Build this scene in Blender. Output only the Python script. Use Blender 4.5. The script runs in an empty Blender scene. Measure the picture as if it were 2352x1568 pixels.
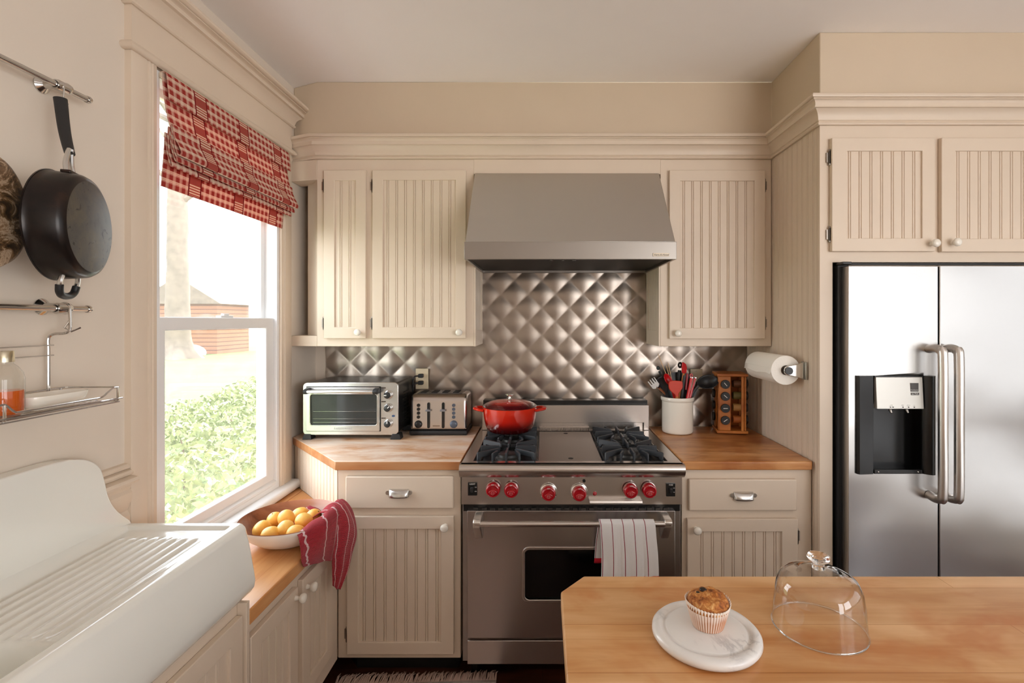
import bpy, bmesh, math, random
from mathutils import Vector, Matrix, noise
R = math.radians
rnd = random.Random(7)
SC = bpy.context.scene
COL = SC.collection
MW = {}
# camera model: eye at (0,0,1.5), looking along +Y, 1150 px focal length, vanishing point (1246,736)
FPX, VX, VY, EYE = 1150.0, 1246.0, 736.0, 1.5
def wx(px, y): return (px - VX) * y / FPX
def wz(py, y): return EYE - (py - VY) * y / FPX
def at(px, py, y): return Vector((wx(px, y), y, wz(py, y)))

# ------------------------------------------------------------------ mesh helpers
def catmull(pts, n=6, closed=False):
    pts = [Vector(p) for p in pts]; out = []; m = len(pts)
    segs = m if closed else m - 1
    for i in range(segs):
        if closed: p0, p1, p2, p3 = pts[i-1], pts[i], pts[(i+1) % m], pts[(i+2) % m]
        else:
            p1, p2 = pts[i], pts[i+1]
            p0 = pts[i-1] if i > 0 else p1 * 2 - p2
            p3 = pts[i+2] if i + 2 < m else p2 * 2 - p1
        for k in range(n):
            t = k / n
            out.append(0.5 * ((2*p1) + (p2-p0)*t + (2*p0-5*p1+4*p2-p3)*t*t + (3*p1-p0-3*p2+p3)*t*t*t))
    if not closed: out.append(pts[-1])
    return out

def rrect(x0, x1, z0, z1, r, n=5):
    pts = []
    for cx, cz, a0 in ((x1-r,z1-r,0),(x0+r,z1-r,90),(x0+r,z0+r,180),(x1-r,z0+r,270)):
        for k in range(n+1): a = R(a0+90*k/n); pts.append((cx+r*math.cos(a), cz+r*math.sin(a)))
    return pts
def rot_to(d):
    return Vector((0, 0, 1)).rotation_difference(Vector(d).normalized()).to_matrix().to_4x4()

class MB:
    def __init__(s): s.bm = bmesh.new(); s.mi = 0; s.uv = None
    def f(s, vs):
        try:
            fc = s.bm.faces.new(vs); fc.material_index = s.mi; return fc
        except ValueError: return None
    def box(s, x0, x1, y0, y1, z0, z1):
        v = [s.bm.verts.new((x, y, z)) for x in (x0, x1) for y in (y0, y1) for z in (z0, z1)]
        for q in ((0,1,3,2),(4,6,7,5),(0,4,5,1),(2,3,7,6),(0,2,6,4),(1,5,7,3)): s.f([v[i] for i in q])
        return s
    def obox(s, c, ax, ay, az, hx, hy, hz):
        c = Vector(c); ax, ay, az = Vector(ax), Vector(ay), Vector(az)
        v = [s.bm.verts.new(c + ax*(a*hx) + ay*(b*hy) + az*(d*hz)) for a in (-1,1) for b in (-1,1) for d in (-1,1)]
        for q in ((0,1,3,2),(4,6,7,5),(0,4,5,1),(2,3,7,6),(0,2,6,4),(1,5,7,3)): s.f([v[i] for i in q])
        return s
    def ring(s, o, i, a, b, plane='xz'):
        # rectangular frame, o=(u0,u1,v0,v1) outer, i=inner, thickness a..b along the third axis
        def mk(u, v, w): return (u, w, v) if plane == 'xz' else ((w, u, v) if plane == 'yz' else (u, v, w))
        def loop(r, w): return [s.bm.verts.new(mk(u, v, w)) for u, v in ((r[0],r[2]),(r[1],r[2]),(r[1],r[3]),(r[0],r[3]))]
        oa, ia, ob, ib = loop(o,a), loop(i,a), loop(o,b), loop(i,b)
        for k in range(4):
            n = (k+1) % 4
            s.f([oa[k],oa[n],ia[n],ia[k]]); s.f([ob[k],ib[k],ib[n],ob[n]])
            s.f([oa[k],ob[k],ob[n],oa[n]]); s.f([ia[k],ia[n],ib[n],ib[k]])
        return s
    def oring(s, O, I, a, b, plane='xz'):
        def mk(u, v, w): return (u, w, v) if plane == 'xz' else ((w, u, v) if plane == 'yz' else (u, v, w))
        L = [[s.bm.verts.new(mk(u, v, w)) for u, v in P] for P, w in ((O,a),(I,a),(O,b),(I,b))]
        for k in range(len(O)):
            n = (k+1) % len(O)
            s.f([L[0][k],L[0][n],L[1][n],L[1][k]]); s.f([L[2][k],L[3][k],L[3][n],L[2][n]])
            s.f([L[0][k],L[2][k],L[2][n],L[0][n]]); s.f([L[1][k],L[1][n],L[3][n],L[3][k]])
        return s
    def prism(s, pts, a, b, plane='xy'):
        def mk(u, v, w): return (u, v, w) if plane == 'xy' else ((w, u, v) if plane == 'yz' else (u, w, v))
        A = [s.bm.verts.new(mk(u, v, a)) for u, v in pts]; B = [s.bm.verts.new(mk(u, v, b)) for u, v in pts]
        s.f(A); s.f(B[::-1])
        for k in range(len(pts)):
            n = (k+1) % len(pts); s.f([A[k], B[k], B[n], A[n]])
        return s
    def lathe(s, prof, M=None, seg=32, mis=None, sx=1.0):
        M = M or Matrix(); rings = []
        for r, z in prof:
            if r < 1e-6: rings.append([s.bm.verts.new(M @ Vector((0,0,z)))])
            else: rings.append([s.bm.verts.new(M @ Vector((r*sx*math.cos(2*math.pi*k/seg), r*math.sin(2*math.pi*k/seg), z))) for k in range(seg)])
        for j in range(len(rings)-1):
            if mis: s.mi = mis[j]
            A, B = rings[j], rings[j+1]
            for k in range(seg):
                n = (k+1) % seg
                if len(A) == 1 and len(B) == 1: continue
                if len(A) == 1: s.f([A[0], B[k], B[n]])
                elif len(B) == 1: s.f([A[k], B[0], A[n]])
                else: s.f([A[k], B[k], B[n], A[n]])
        return s
    def cyl(s, p0, p1, r, seg=16, r1=None):
        p0, p1 = Vector(p0), Vector(p1); L = (p1-p0).length; r1 = r if r1 is None else r1
        return s.lathe([(0,0),(r,0),(r1,L),(0,L)], Matrix.Translation(p0) @ rot_to(p1-p0), seg)
    def ball(s, c, r, seg=16, sz=1.0):
        n = 10
        return s.lathe([(r*math.sin(math.pi*k/n) if 0 < k < n else 0, -r*sz*math.cos(math.pi*k/n)) for k in range(n+1)], Matrix.Translation(Vector(c)), seg)
    def tube(s, pts, r, seg=8, closed=False, flat=None, up=None):
        pts = [Vector(p) for p in pts]; n = len(pts); rings = []
        prev = None
        for i in range(n):
            if closed: t = pts[(i+1) % n] - pts[i-1]
            else: t = pts[min(i+1, n-1)] - pts[max(i-1, 0)]
            t.normalize()
            if prev is None:
                a = Vector(up) if up else (Vector((0,0,1)) if abs(t.z) < .9 else Vector((1,0,0)))
                u = (a - t * a.dot(t)).normalized()
            else: u = (prev - t * prev.dot(t)).normalized()
            prev = u; v = t.cross(u)
            rr = r[i] if isinstance(r, (list, tuple)) else r
            fl = (flat[i] if isinstance(flat, (list, tuple)) else flat) if flat is not None else rr
            rings.append([s.bm.verts.new(pts[i] + u*(rr*math.cos(2*math.pi*k/seg)) + v*(fl*math.sin(2*math.pi*k/seg))) for k in range(seg)])
        for j in range(n if closed else n-1):
            A, B = rings[j], rings[(j+1) % n]
            for k in range(seg):
                m = (k+1) % seg; s.f([A[k], A[m], B[m], B[k]])
        if not closed: s.f(rings[0][::-1]); s.f(rings[-1])
        return s
    def sweep(s, prof, path, side=1, closed=False):
        # prof: [(out, z)] closed polygon, path: [(x,y)], out is to the right of travel when side=1
        P = [Vector((p[0], p[1])) for p in path]; n = len(P); rings = []
        def nrm(a, b):
            d = (b-a).normalized(); return Vector((d.y, -d.x)) * side
        for i in range(n):
            if closed: n0, n1 = nrm(P[i-1], P[i]), nrm(P[i], P[(i+1) % n])
            else:
                n0 = nrm(P[i-1], P[i]) if i > 0 else nrm(P[0], P[1])
                n1 = nrm(P[i], P[i+1]) if i < n-1 else n0
            m = n0 + n1; m = m / (m.length_squared / 2.0)
            rings.append([s.bm.verts.new((P[i].x + m.x*o, P[i].y + m.y*o, z)) for o, z in prof])
        k = len(prof)
        for j in range(n if closed else n-1):
            A, B = rings[j], rings[(j+1) % n]
            for q in range(k): w = (q+1) % k; s.f([A[q], A[w], B[w], B[q]])
        if not closed: s.f(rings[0][::-1]); s.f(rings[-1])
        return s
    def grid(s, nu, nv, fn, uvfn=None, closed_u=False):
        V = [[s.bm.verts.new(fn(i/nu, j/nv)) for i in range(nu if closed_u else nu+1)] for j in range(nv+1)]
        if uvfn and s.uv is None: s.uv = s.bm.loops.layers.uv.new('UVMap')
        for j in range(nv):
            for i in range(nu):
                i2 = (i+1) % nu if closed_u else i+1
                fc = s.f([V[j][i], V[j][i2], V[j+1][i2], V[j+1][i]])
                if fc and uvfn:
                    for lp, (a, b) in zip(fc.loops, ((i,j),(i+1,j),(i+1,j+1),(i,j+1))): lp[s.uv].uv = uvfn(a/nu, b/nv)
        return s
    def patch(s, rows, nu, nv, disp=None, uvfn=None):
        fine = [catmull(r, max(1, nu // (len(r)-1))) for r in rows]
        cols = list(zip(*fine)); fine2 = [catmull(c, max(1, nv // (len(rows)-1))) for c in cols]
        NU, NV = len(fine2) - 1, len(fine2[0]) - 1
        def fn(u, v):
            p = fine2[round(u*NU)][round(v*NV)].copy()
            return p + disp(u, v) if disp else p
        return s.grid(NU, NV, fn, uvfn or (lambda u, v: (u, v)))
    def build(s, name, mat, parent=None, bevel=0, seg=2, ang=38, solid=0, sub=0, local=False, keep=False, merge=0):
        if merge: bmesh.ops.remove_doubles(s.bm, verts=s.bm.verts, dist=merge)
        if not keep: bmesh.ops.recalc_face_normals(s.bm, faces=s.bm.faces)
        if parent is not None and not local:
            bmesh.ops.transform(s.bm, matrix=MW[parent].inverted(), verts=s.bm.verts)
        me = bpy.data.meshes.new(name); s.bm.to_mesh(me); s.bm.free()
        for m in (mat if isinstance(mat, (list, tuple)) else [mat]): me.materials.append(m)
        me.polygons.foreach_set('use_smooth', [True] * len(me.polygons))
        try: me.set_sharp_from_angle(angle=R(ang))
        except Exception: pass
        o = bpy.data.objects.new(name, me); COL.objects.link(o)
        if parent is not None: o.parent = parent; MW[o] = MW[parent].copy()
        else: MW[o] = Matrix()
        if solid:
            md = o.modifiers.new('solid', 'SOLIDIFY'); md.thickness = solid; md.offset = 0
        if sub:
            md = o.modifiers.new('sub', 'SUBSURF'); md.levels = sub; md.render_levels = sub
        if bevel:
            md = o.modifiers.new('bevel', 'BEVEL'); md.width = bevel; md.segments = seg; md.limit_method = 'ANGLE'; md.angle_limit = R(30); md.harden_normals = False
        return o

def tag(o, label, cat, group=None, kind=None):
    o['label'] = label; o['category'] = cat
    if group: o['group'] = group
    if kind: o['kind'] = kind
    return o
def thing(name, label, cat, loc=(0,0,0), rz=0, group=None, M=None):
    o = bpy.data.objects.new(name, None); COL.objects.link(o); o.empty_display_size = .05
    if M is None: M = Matrix.Translation(Vector(loc)) @ Matrix.Rotation(rz, 4, 'Z')
    o.matrix_basis = M; MW[o] = M
    return tag(o, label, cat, group)
def struct(o):
    o['kind'] = 'structure'; return o
def dup(root, M, label=None, group=None):
    r = root.copy(); COL.objects.link(r); r.matrix_basis = M; MW[r] = M
    if label: r['label'] = label
    if group: r['group'] = group
    for ch in list(root.children):
        c = ch.copy(); COL.objects.link(c); c.parent = r
        for g in ch.children:
            d = g.copy(); COL.objects.link(d); d.parent = c
    return r
def text(body, size, M, mat, parent, ext=.0004, align='CENTER', name='lettering', shear=0, sx=1.0):
    cu = bpy.data.curves.new('t', 'FONT'); cu.body = body; cu.size = size; cu.extrude = ext
    cu.align_x = align; cu.align_y = 'CENTER'; cu.shear = shear; cu.resolution_u = 3
    o = bpy.data.objects.new('t', cu); COL.objects.link(o)
    dg = bpy.context.evaluated_depsgraph_get(); dg.update()
    me = bpy.data.meshes.new_from_object(o.evaluated_get(dg)); me.name = name
    bpy.data.objects.remove(o); bpy.data.curves.remove(cu)
    me.transform(M @ Matrix.Diagonal((sx, 1, 1, 1)))
    me.transform(MW[parent].inverted())
    me.materials.clear(); me.materials.append(mat)
    r = bpy.data.objects.new(name, me); COL.objects.link(r); r.parent = parent; MW[r] = MW[parent].copy()
    return r
def facing_cam(loc): # text plane upright, reading toward -Y
    return Matrix.Translation(Vector(loc)) @ Matrix.Rotation(R(90), 4, 'X')

# ------------------------------------------------------------------ materials
def lin(r, g, b):
    f = lambda c: (c/255)/12.92 if c/255 <= .04045 else ((c/255+.055)/1.055)**2.4
    return (f(r), f(g), f(b), 1)
class NT:
    def __init__(s, name):
        s.m = bpy.data.materials.new(name); s.m.use_nodes = True; s.t = s.m.node_tree; s.t.nodes.clear()
        s.out = s.n('ShaderNodeOutputMaterial')
    def n(s, typ, **kw):
        nd = s.t.nodes.new(typ)
        for k, v in kw.items():
            if k in nd.inputs.keys(): nd.inputs[k].default_value = v
            else: setattr(nd, k, v)
        return nd
    def l(s, a, b): s.t.links.new(a, b)
    def bsdf(s, **kw):
        b = s.n('ShaderNodeBsdfPrincipled')
        for k, v in kw.items(): b.inputs[k.replace('_', ' ')].default_value = v
        s.l(b.outputs[0], s.out.inputs[0]); s.b = b; return b
    def coord(s, kind='Object', scale=(1,1,1), rot=(0,0,0)):
        c = s.n('ShaderNodeTexCoord'); mp = s.n('ShaderNodeMapping')
        mp.inputs['Scale'].default_value = scale; mp.inputs['Rotation'].default_value = rot
        s.l(c.outputs[kind], mp.inputs[0]); return mp.outputs[0]
    def noise(s, vec, scale=5, detail=3, rough=.5, dist=0):
        nd = s.n('ShaderNodeTexNoise'); nd.inputs['Scale'].default_value = scale; nd.inputs['Detail'].default_value = detail
        nd.inputs['Roughness'].default_value = rough; nd.inputs['Distortion'].default_value = dist
        if vec is not None: s.l(vec, nd.inputs['Vector'])
        return nd.outputs[0]
    def ramp(s, fac, stops, interp='LINEAR'):
        r = s.n('ShaderNodeValToRGB'); r.color_ramp.interpolation = interp; e = r.color_ramp.elements
        while len(e) > 1: e.remove(e[-1])
        e[0].position, e[0].color = stops[0][0], stops[0][1]
        for p, c in stops[1:]:
            k = e.new(p); k.color = c
        s.l(fac, r.inputs[0]); return r.outputs[0]
    def bump(s, h, strength=.2, dist=.01):
        b = s.n('ShaderNodeBump'); b.inputs['Strength'].default_value = strength; b.inputs['Distance'].default_value = dist
        s.l(h, b.inputs['Height']); s.l(b.outputs[0], s.b.inputs['Normal']); return b
    def math(s, op, a, b=None, c=None):
        m = s.n('ShaderNodeMath'); m.operation = op
        for i, x in enumerate((a, b, c)):
            if x is None: continue
            if isinstance(x, (int, float)): m.inputs[i].default_value = x
            else: s.l(x, m.inputs[i])
        return m.outputs[0]
    def mix(s, fac, a, b, mode='MIX'):
        m = s.n('ShaderNodeMix'); m.data_type = 'RGBA'; m.blend_type = mode
        for i, x in ((0, fac), (6, a), (7, b)):
            if isinstance(x, (int, float)): m.inputs[i].default_value = x
            elif isinstance(x, tuple): m.inputs[i].default_value = x
            else: s.l(x, m.inputs[i])
        return m.outputs[2]

def flat(name, c, rough=.5, metal=0, bump=0, bscale=60, **kw):
    t = NT(name); t.bsdf(Base_Color=c, Roughness=rough, Metallic=metal, **kw)
    if bump: t.bump(t.noise(t.coord(), bscale, 4), bump, .002)
    return t.m
def paint(name, c, rough=.45, var=.06, bump=.05):
    t = NT(name); t.bsdf(Roughness=rough)
    v = t.coord(); n = t.noise(v, 3.0, 4, .6)
    d = tuple(x*(1-var) for x in c[:3]) + (1,)
    t.l(t.ramp(n, [(.3, d), (.7, c)]), t.b.inputs['Base Color'])
    t.bump(t.noise(v, 90, 3), bump, .002); return t.m
def steel(name, c, rough=.28, axis=0, wav=0, streak=.06, spread=.006):
    t = NT(name); t.bsdf(Base_Color=c, Metallic=1.0)
    sc = [9, 9, 9]; sc[axis] = .06
    v = t.coord(scale=tuple(x*60 for x in sc)); n = t.noise(v, 1.0, 4, .6)
    t.l(t.ramp(n, [(.25, (rough-spread/2,)*3+(1,)), (.75, (rough+spread/2,)*3+(1,))]), t.b.inputs['Roughness'])
    if wav:
        w = t.noise(t.coord(scale=(1.6, 1, 2.4)), 1.3, 1, .3); t.bump(w, wav, .05)
    
    return t.m
def wood(name, base, dark, light, axis='x', plank=.09, rough=.4, seam=.5, stain=None, wear=0.0):
    t = NT(name); t.bsdf(Roughness=rough)
    st = (1.2, 14, 14) if axis == 'x' else (14, 1.2, 14)
    v = t.coord(scale=st); n1 = t.noise(v, 1.3, 6, .62, .6); n2 = t.noise(t.coord(scale=(2.2,5,5) if axis=='x' else (5,2.2,5)), 1.6, 3)
    col = t.ramp(n1, [(.36, dark), (.5, base), (.64, light)])
    col = t.mix(.5, col, t.ramp(n2, [(.38, dark), (.5, base), (.62, light)]))
    br = t.n('ShaderNodeTexBrick'); br.offset = .45
    c = t.coord(rot=(0,0,0) if axis == 'x' else (0,0,R(90)))
    t.l(c, br.inputs['Vector']); br.inputs['Scale'].default_value = 1
    br.inputs['Mortar Size'].default_value = .0009; br.inputs['Brick Width'].default_value = 7.0; br.inputs['Row Height'].default_value = plank
    br.inputs['Color1'].default_value = (1,1,1,1); br.inputs['Color2'].default_value = (.84,.80,.76,1); br.inputs['Mortar'].default_value = (seam,seam*.8,seam*.6,1)
    col = t.mix(1.0, col, br.outputs[0], 'MULTIPLY')
    if stain:
        sn = t.noise(t.coord(scale=(2.5,4,4)), 1.5, 4, .6, .4)
        col = t.mix(t.ramp(sn, [(.50, (0,0,0,1)), (.66, (.65,.65,.65,1))]), col, stain)
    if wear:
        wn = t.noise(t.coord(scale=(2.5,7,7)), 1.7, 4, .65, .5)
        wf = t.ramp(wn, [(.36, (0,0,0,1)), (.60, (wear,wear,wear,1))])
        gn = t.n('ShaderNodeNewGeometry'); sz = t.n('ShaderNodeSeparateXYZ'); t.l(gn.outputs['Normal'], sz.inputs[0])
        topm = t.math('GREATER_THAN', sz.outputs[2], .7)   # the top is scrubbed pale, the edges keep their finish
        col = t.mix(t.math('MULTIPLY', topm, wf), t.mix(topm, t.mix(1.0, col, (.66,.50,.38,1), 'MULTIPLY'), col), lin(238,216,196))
    t.l(col, t.b.inputs['Base Color']); t.bump(n1, .08, .002)
    return t.m
def thin_glass(name, tint=(1,1,1,1), refl=1.0, edge=None, haze=0):
    t = NT(name); tr = t.n('ShaderNodeBsdfTransparent'); gl = t.n('ShaderNodeBsdfGlossy'); gl.inputs['Roughness'].default_value = .02
    fr = t.n('ShaderNodeFresnel'); ge = t.n('ShaderNodeNewGeometry'); t.l(t.math('ADD', t.math('MULTIPLY', ge.outputs['Backfacing'], 1/1.45-1.45), 1.45), fr.inputs[0])
    mx = t.n('ShaderNodeMixShader'); t.l(t.math('MULTIPLY', fr.outputs[0], refl), mx.inputs[0])
    tr.inputs[0].default_value = tint
    if edge:
        lw = t.n('ShaderNodeLayerWeight'); lw.inputs[0].default_value = .35
        t.l(t.ramp(lw.outputs['Facing'], [(.55, tint), (.98, edge)]), tr.inputs[0])
    t.l(tr.outputs[0], mx.inputs[1]); t.l(gl.outputs[0], mx.inputs[2]); last = mx.outputs[0]
    if haze:   # white veil for dust and glare, added to wash out the view
        tl = t.n('ShaderNodeBsdfTranslucent'); m2 = t.n('ShaderNodeMixShader'); m2.inputs[0].default_value = haze; t.l(last, m2.inputs[1]); t.l(tl.outputs[0], m2.inputs[2]); last = m2.outputs[0]
    t.l(last, t.out.inputs[0]); return t.m
M = {}
CREAM = lin(224, 207, 187)
M['cream'] = paint('cream cabinet paint', CREAM, .42, .04, .04)
M['wall'] = paint('wall paint', lin(226,214,199), .7, .04, .06)
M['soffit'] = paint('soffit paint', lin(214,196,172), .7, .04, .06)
M['ceil'] = paint('ceiling paint', lin(250,245,242), .8, .02, .05)
M['white'] = paint('white window paint', lin(238,238,238), .35, .03, .03)
M['porcelain'] = flat('sink enamel', lin(235,234,226), .16, 0, 0, Coat_Weight=.5, Coat_Roughness=.08)
M['ceramic'] = flat('white ceramic', lin(240,234,222), .22, 0, 0, Coat_Weight=.4)
M['steel'] = steel('range steel', (.60,.555,.52,1), .26, 0)
M['steel_v'] = steel('fridge steel', (.54,.525,.51,1), .27, 2, wav=.35)
M['steel_hood'] = steel('hood steel', (.58,.56,.535,1), .42, 0)
M['steel_quilt'] = steel('quilted steel', (.40,.345,.30,1), .33, 2, streak=.05, spread=.03)
M['chrome'] = flat('chrome', (.78,.77,.75,1), .1, 1)
M['satin'] = flat('satin nickel', (.66,.65,.63,1), .25, 1)
M['wire'] = flat('wire chrome', (.62,.60,.57,1), .16, 1)
M['griddle'] = steel('griddle steel', (.34,.30,.27,1), .34, 0)
M['black'] = flat('black enamel', (.008,.008,.008,1), .25)
M['blackmat'] = flat('black plastic', (.014,.014,.015,1), .45)
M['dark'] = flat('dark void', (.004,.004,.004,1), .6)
M['iron'] = flat('cast iron grate', (.040,.044,.050,1), .45, .2, .25, 200)
M['red'] = flat('red knob', (.38,.004,.010,1), .12, 0, 0, Coat_Weight=1.0, Coat_Roughness=.04)
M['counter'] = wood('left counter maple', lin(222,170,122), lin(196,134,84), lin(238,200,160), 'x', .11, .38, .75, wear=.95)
M['counter_r'] = wood('right counter maple', lin(202,138,80), lin(160,92,40), lin(224,170,116), 'x', .11, .33, .6, stain=lin(140,66,22))
M['bench'] = wood('bench wood', lin(212,148,88), lin(190,120,62), lin(226,170,112), 'y', .14, .35, .8)
M['island'] = wood('island pine', lin(220,170,116), lin(196,136,78), lin(236,194,144), 'x', .132, .33, .7, stain=lin(190,112,46))
M['floor'] = wood('floor wood', lin(74,38,24), lin(38,18,12), lin(98,52,32), 'x', .09, .3, .3)
M['rackwood'] = wood('rack wood', lin(190,112,44), lin(160,84,28), lin(208,132,60), 'x', .5, .4, 1)
M['hinge'] = flat('hinge metal', (.35,.31,.27,1), .35, 1)
M['glass'] = thin_glass('window glass', (.97,.98,.97,1), .8)
M['veiled'] = thin_glass('hazy window glass', (.97,.98,.97,1), .8, haze=.028)
M['oveng'] = thin_glass('oven glass', (.9,.9,.9,1), .4)
M['dome'] = thin_glass('dome glass', (.97,.97,.965,1), 2.2, edge=(.66,.64,.62,1))
M['bottle'] = thin_glass('bottle glass', (.95,.95,.93,1), 1.2, edge=(.75,.75,.72,1))
def real_glass(name, c=(1,1,1,1), rough=0.0):
    t = NT(name); t.bsdf(Base_Color=c, Roughness=rough, Transmission_Weight=1.0, IOR=1.45); return t.m
M['knobglass'] = real_glass('knob glass')
def liquid():
    t = NT('orange soap'); t.bsdf(Base_Color=(.80,.16,.015,1), Roughness=.15, Transmission_Weight=.35, IOR=1.33); return t.m
M['soap'] = liquid()
SKY, SUN, EXPO = 8.0, 9.0, .09
# ================================================================== ROOM
WX, WY, CZ = -1.259, 2.78, 2.677           # left wall face, far wall face, ceiling height
OY0, OY1, OZ0, OZ1 = 1.609, 2.371, .70, 2.312   # window opening
FY, FX = 2.47, 1.132                        # wall cabinet face, face of the tall side panel
b = MB(); b.box(WX-.09, 3.0, -2.7, 2.9, -.06, 0); struct(b.build('floor', M['floor']))
b = MB(); b.box(WX-.09, 3.0, -2.7, 2.9, CZ, CZ+.06); struct(b.build('ceiling', M['ceil']))
b = MB(); b.ring((-2.7, 2.9, 0, CZ), (OY0, OY1, OZ0, OZ1), WX-.087, WX, 'yz'); struct(b.build('wall_left', M['wall']))
b = MB(); b.box(WX, 3.0, WY, WY+.1, 0, CZ); struct(b.build('wall_back', M['wall']))
b = MB(); b.ring((-2.7, WY, 0, CZ), (-2.5, 1.45, .30, 2.18), 2.9, 3.0, 'yz'); struct(b.build('wall_right', M['wall']))
b = MB(); b.box(2.93,2.97,-2.5,1.45,.70,.95); struct(b.build('reflection_bar', M['white']))  # unseen bar added across the opening for a darker band in the fridge reflection
# unseen diffuser panes added in the right-hand opening to dim the fridge reflection
t_ = NT('diffuser sheet'); f_ = t_.n('ShaderNodeBsdfTranslucent'); f_.inputs[0].default_value = (.46,.455,.45,1); t_.l(f_.outputs[0], t_.out.inputs[0])
W2 = bpy.data.objects.new('reflection_diffuser', None); COL.objects.link(W2); W2.location = (2.95, .3, .3); MW[W2] = Matrix.Translation((2.95,.3,.3)); struct(W2)
b = MB(); b.ring((-.80,1.45,.951,2.18),(-.74,1.39,1.01,2.12),2.935,2.965,'yz'); b.build('window_frame', M['white'], W2)
b = MB(); b.box(2.948,2.951,-.74,1.39,1.01,2.12); b.build('pane', t_.m, W2)
b = MB(); b.box(2.948,2.951,-.80,1.45,.30,.6995); b.build('pane', t_.m, W2)
b = MB(); b.ring((WX, 2.9, 0, CZ), (1.85, 2.8, .3, 2.3), -2.7, -2.6, 'xz'); struct(b.build('wall_front', M['wall']))  # opening behind the camera, added to light the ceiling and left wall
# lowered walls above the cabinets
b = MB(); b.prism([(-1.1126,FY),(FX,FY),(FX,2.044),(2.9,2.044),(2.9,WY),(WX,WY),(WX,2.535)], 2.294, CZ)
struct(b.build('wall_soffit', M['soffit'], bevel=.004))
# crown moulding above the cabinets
CR = [(0,0),(.010,0),(.013,.005),(.010,.011),(.008,.0145),(.013,.0175),(.015,.030),(.020,.042),(.028,.051),(.036,.0565),(.043,.0580),(.043,.0625),(.0385,.0645),(.0395,.076),(.044,.083),(.050,.0865),(.0535,.0870),(.0535,.0895),(.050,.0905),(.0585,.0935),(.0605,.0985),(.0585,.106),(.055,.109),(0,.109)]
b = MB(); b.sweep([(o, 2.296+z) for o, z in CR], [(WX+.003,2.530),(-1.1126,FY),(FX,FY),(FX,2.044),(2.88,2.044)], 1); struct(b.build('trim_1', M['cream'], ang=22))
# frieze board between the cabinets above the hood
b = MB(); b.box(-.338, .582, FY, FY+.02, 2.222, 2.2945); struct(b.build('trim_2', M['cream']))
# window casing, header, crown
CX = -1.237
def casing(y0, y1, flip, name):
    w = y1 - y0
    pr = [(0,0),(0,.020),(.004,.022),(.58*w,.022),(.60*w,.018),(.64*w,.018),(.66*w,.023),(.70*w,.024),(.74*w,.020),(.80*w,.020),(.82*w,.024),(.97*w,.022),(w,.018),(w,0)]
    pts = [(WX+d, (y1-t) if flip else (y0+t)) for t, d in pr]
    m = MB(); m.prism(pts, .716, 2.320, 'xy'); struct(m.build(name, M['cream'], ang=30))
casing(1.508, OY0, False, 'trim_3'); casing(OY1, 2.472, True, 'trim_4')
HB = [(-.001,0),(.008,0),(.014,.004),(.017,.011),(.014,.019),(.008,.024),(-.001,.024)]
hp = [(WX,1.505),(CX,1.505),(CX,2.475),(WX,2.475)]
b = MB(); b.sweep([(o, 2.316+z) for o, z in HB], hp, 1); struct(b.build('trim_5', M['cream'], ang=35))
b = MB(); b.box(WX, CX, 1.507, 2.473, 2.338, 2.470); struct(b.build('trim_6', M['cream']))
HC = [(-.001,0),(.006,0),(.011,.004),(.012,.010),(.008,.014),(.010,.020),(.015,.036),(.024,.048),(.036,.0565),(.047,.0585),(.047,.0630),(.042,.0650),(.045,.0740),(.052,.0790),(.060,.0810),(.060,.0840),(.056,.0855),(.066,.0880),(.073,.0930),(.0745,.0995),(.071,.106),(.066,.108),(-.001,.108)]
b = MB(); b.sweep([(o, 2.452+z) for o, z in HC], hp, 1); struct(b.build('trim_7', M['cream'], ang=22))
# stool under the window
b = MB(); b.prism([(WX-.02,.6765),(-1.206,.6765),(-1.198,.682),(-1.195,.695),(-1.198,.708),(-1.206,.715),(WX-.02,.717)], 1.497, 2.487, 'xz'); struct(b.build('trim_8', M['white'], ang=60))
# wainscot cap and panelling on the left wall behind the sink
WP = [(0,.60),(.012,.60),(.012,.885),(.018,.895),(.018,.915),(.010,.93),(.016,.945),(.024,.965),(.024,.985),(.018,.995),(.020,1.0),(.020,1.012),(.042,1.016),(.047,1.024),(.042,1.032),(.020,1.036),(.027,1.040),(.029,1.046),(.024,1.052),(.012,1.054),(.018,1.058),(.019,1.064),(.013,1.070),(0,1.072)]
b = MB(); b.prism([(WX+o, z) for o, z in WP], -2.5, 1.5075, 'xz'); struct(b.build('trim_9', M['cream'], ang=25))

# ------------------------------------------------------------------ window
W = bpy.data.objects.new('window_1', None); COL.objects.link(W); W.location = (-1.29, 1.99, .72); MW[W] = Matrix.Translation((-1.29,1.99,.72)); struct(W)
b = MB(); b.ring((OY0,OY1,OZ0,OZ1), (1.632,2.352,.738,2.290), -1.345, -1.246, 'yz'); b.build('window_frame', M['white'], W, bevel=.003)
b = MB(); b.ring((1.630,2.354,1.478,2.292), (1.664,2.322,1.512,2.262), -1.332, -1.304, 'yz'); us = b.build('upper_sash', M['white'], W, bevel=.003)
b = MB(); b.box(-1.320,-1.317,1.660,2.326,1.508,2.266); b.build('pane', M['veiled'], us)
b = MB(); b.ring((1.630,2.354,.740,1.512), (1.676,2.290,.790,1.466), -1.296, -1.262, 'yz'); ls = b.build('lower_sash', M['white'], W, bevel=.004)
b = MB(); b.box(-1.281,-1.278,1.672,2.294,.786,1.470); b.build('pane', M['veiled'], ls)
b = MB(); b.box(-1.290,-1.268,1.975,2.055,1.512,1.520); b.box(-1.286,-1.272,2.0,2.035,1.520,1.528); b.build('sash_lock', M['white'], ls, bevel=.002)
b = MB(); b.prism([(-1.262,.738),(-1.248,.738),(-1.248,.748),(-1.254,.751),(-1.262,.756)], 1.632, 2.352, 'xz'); b.build('sill_track', M['white'], W)

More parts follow.
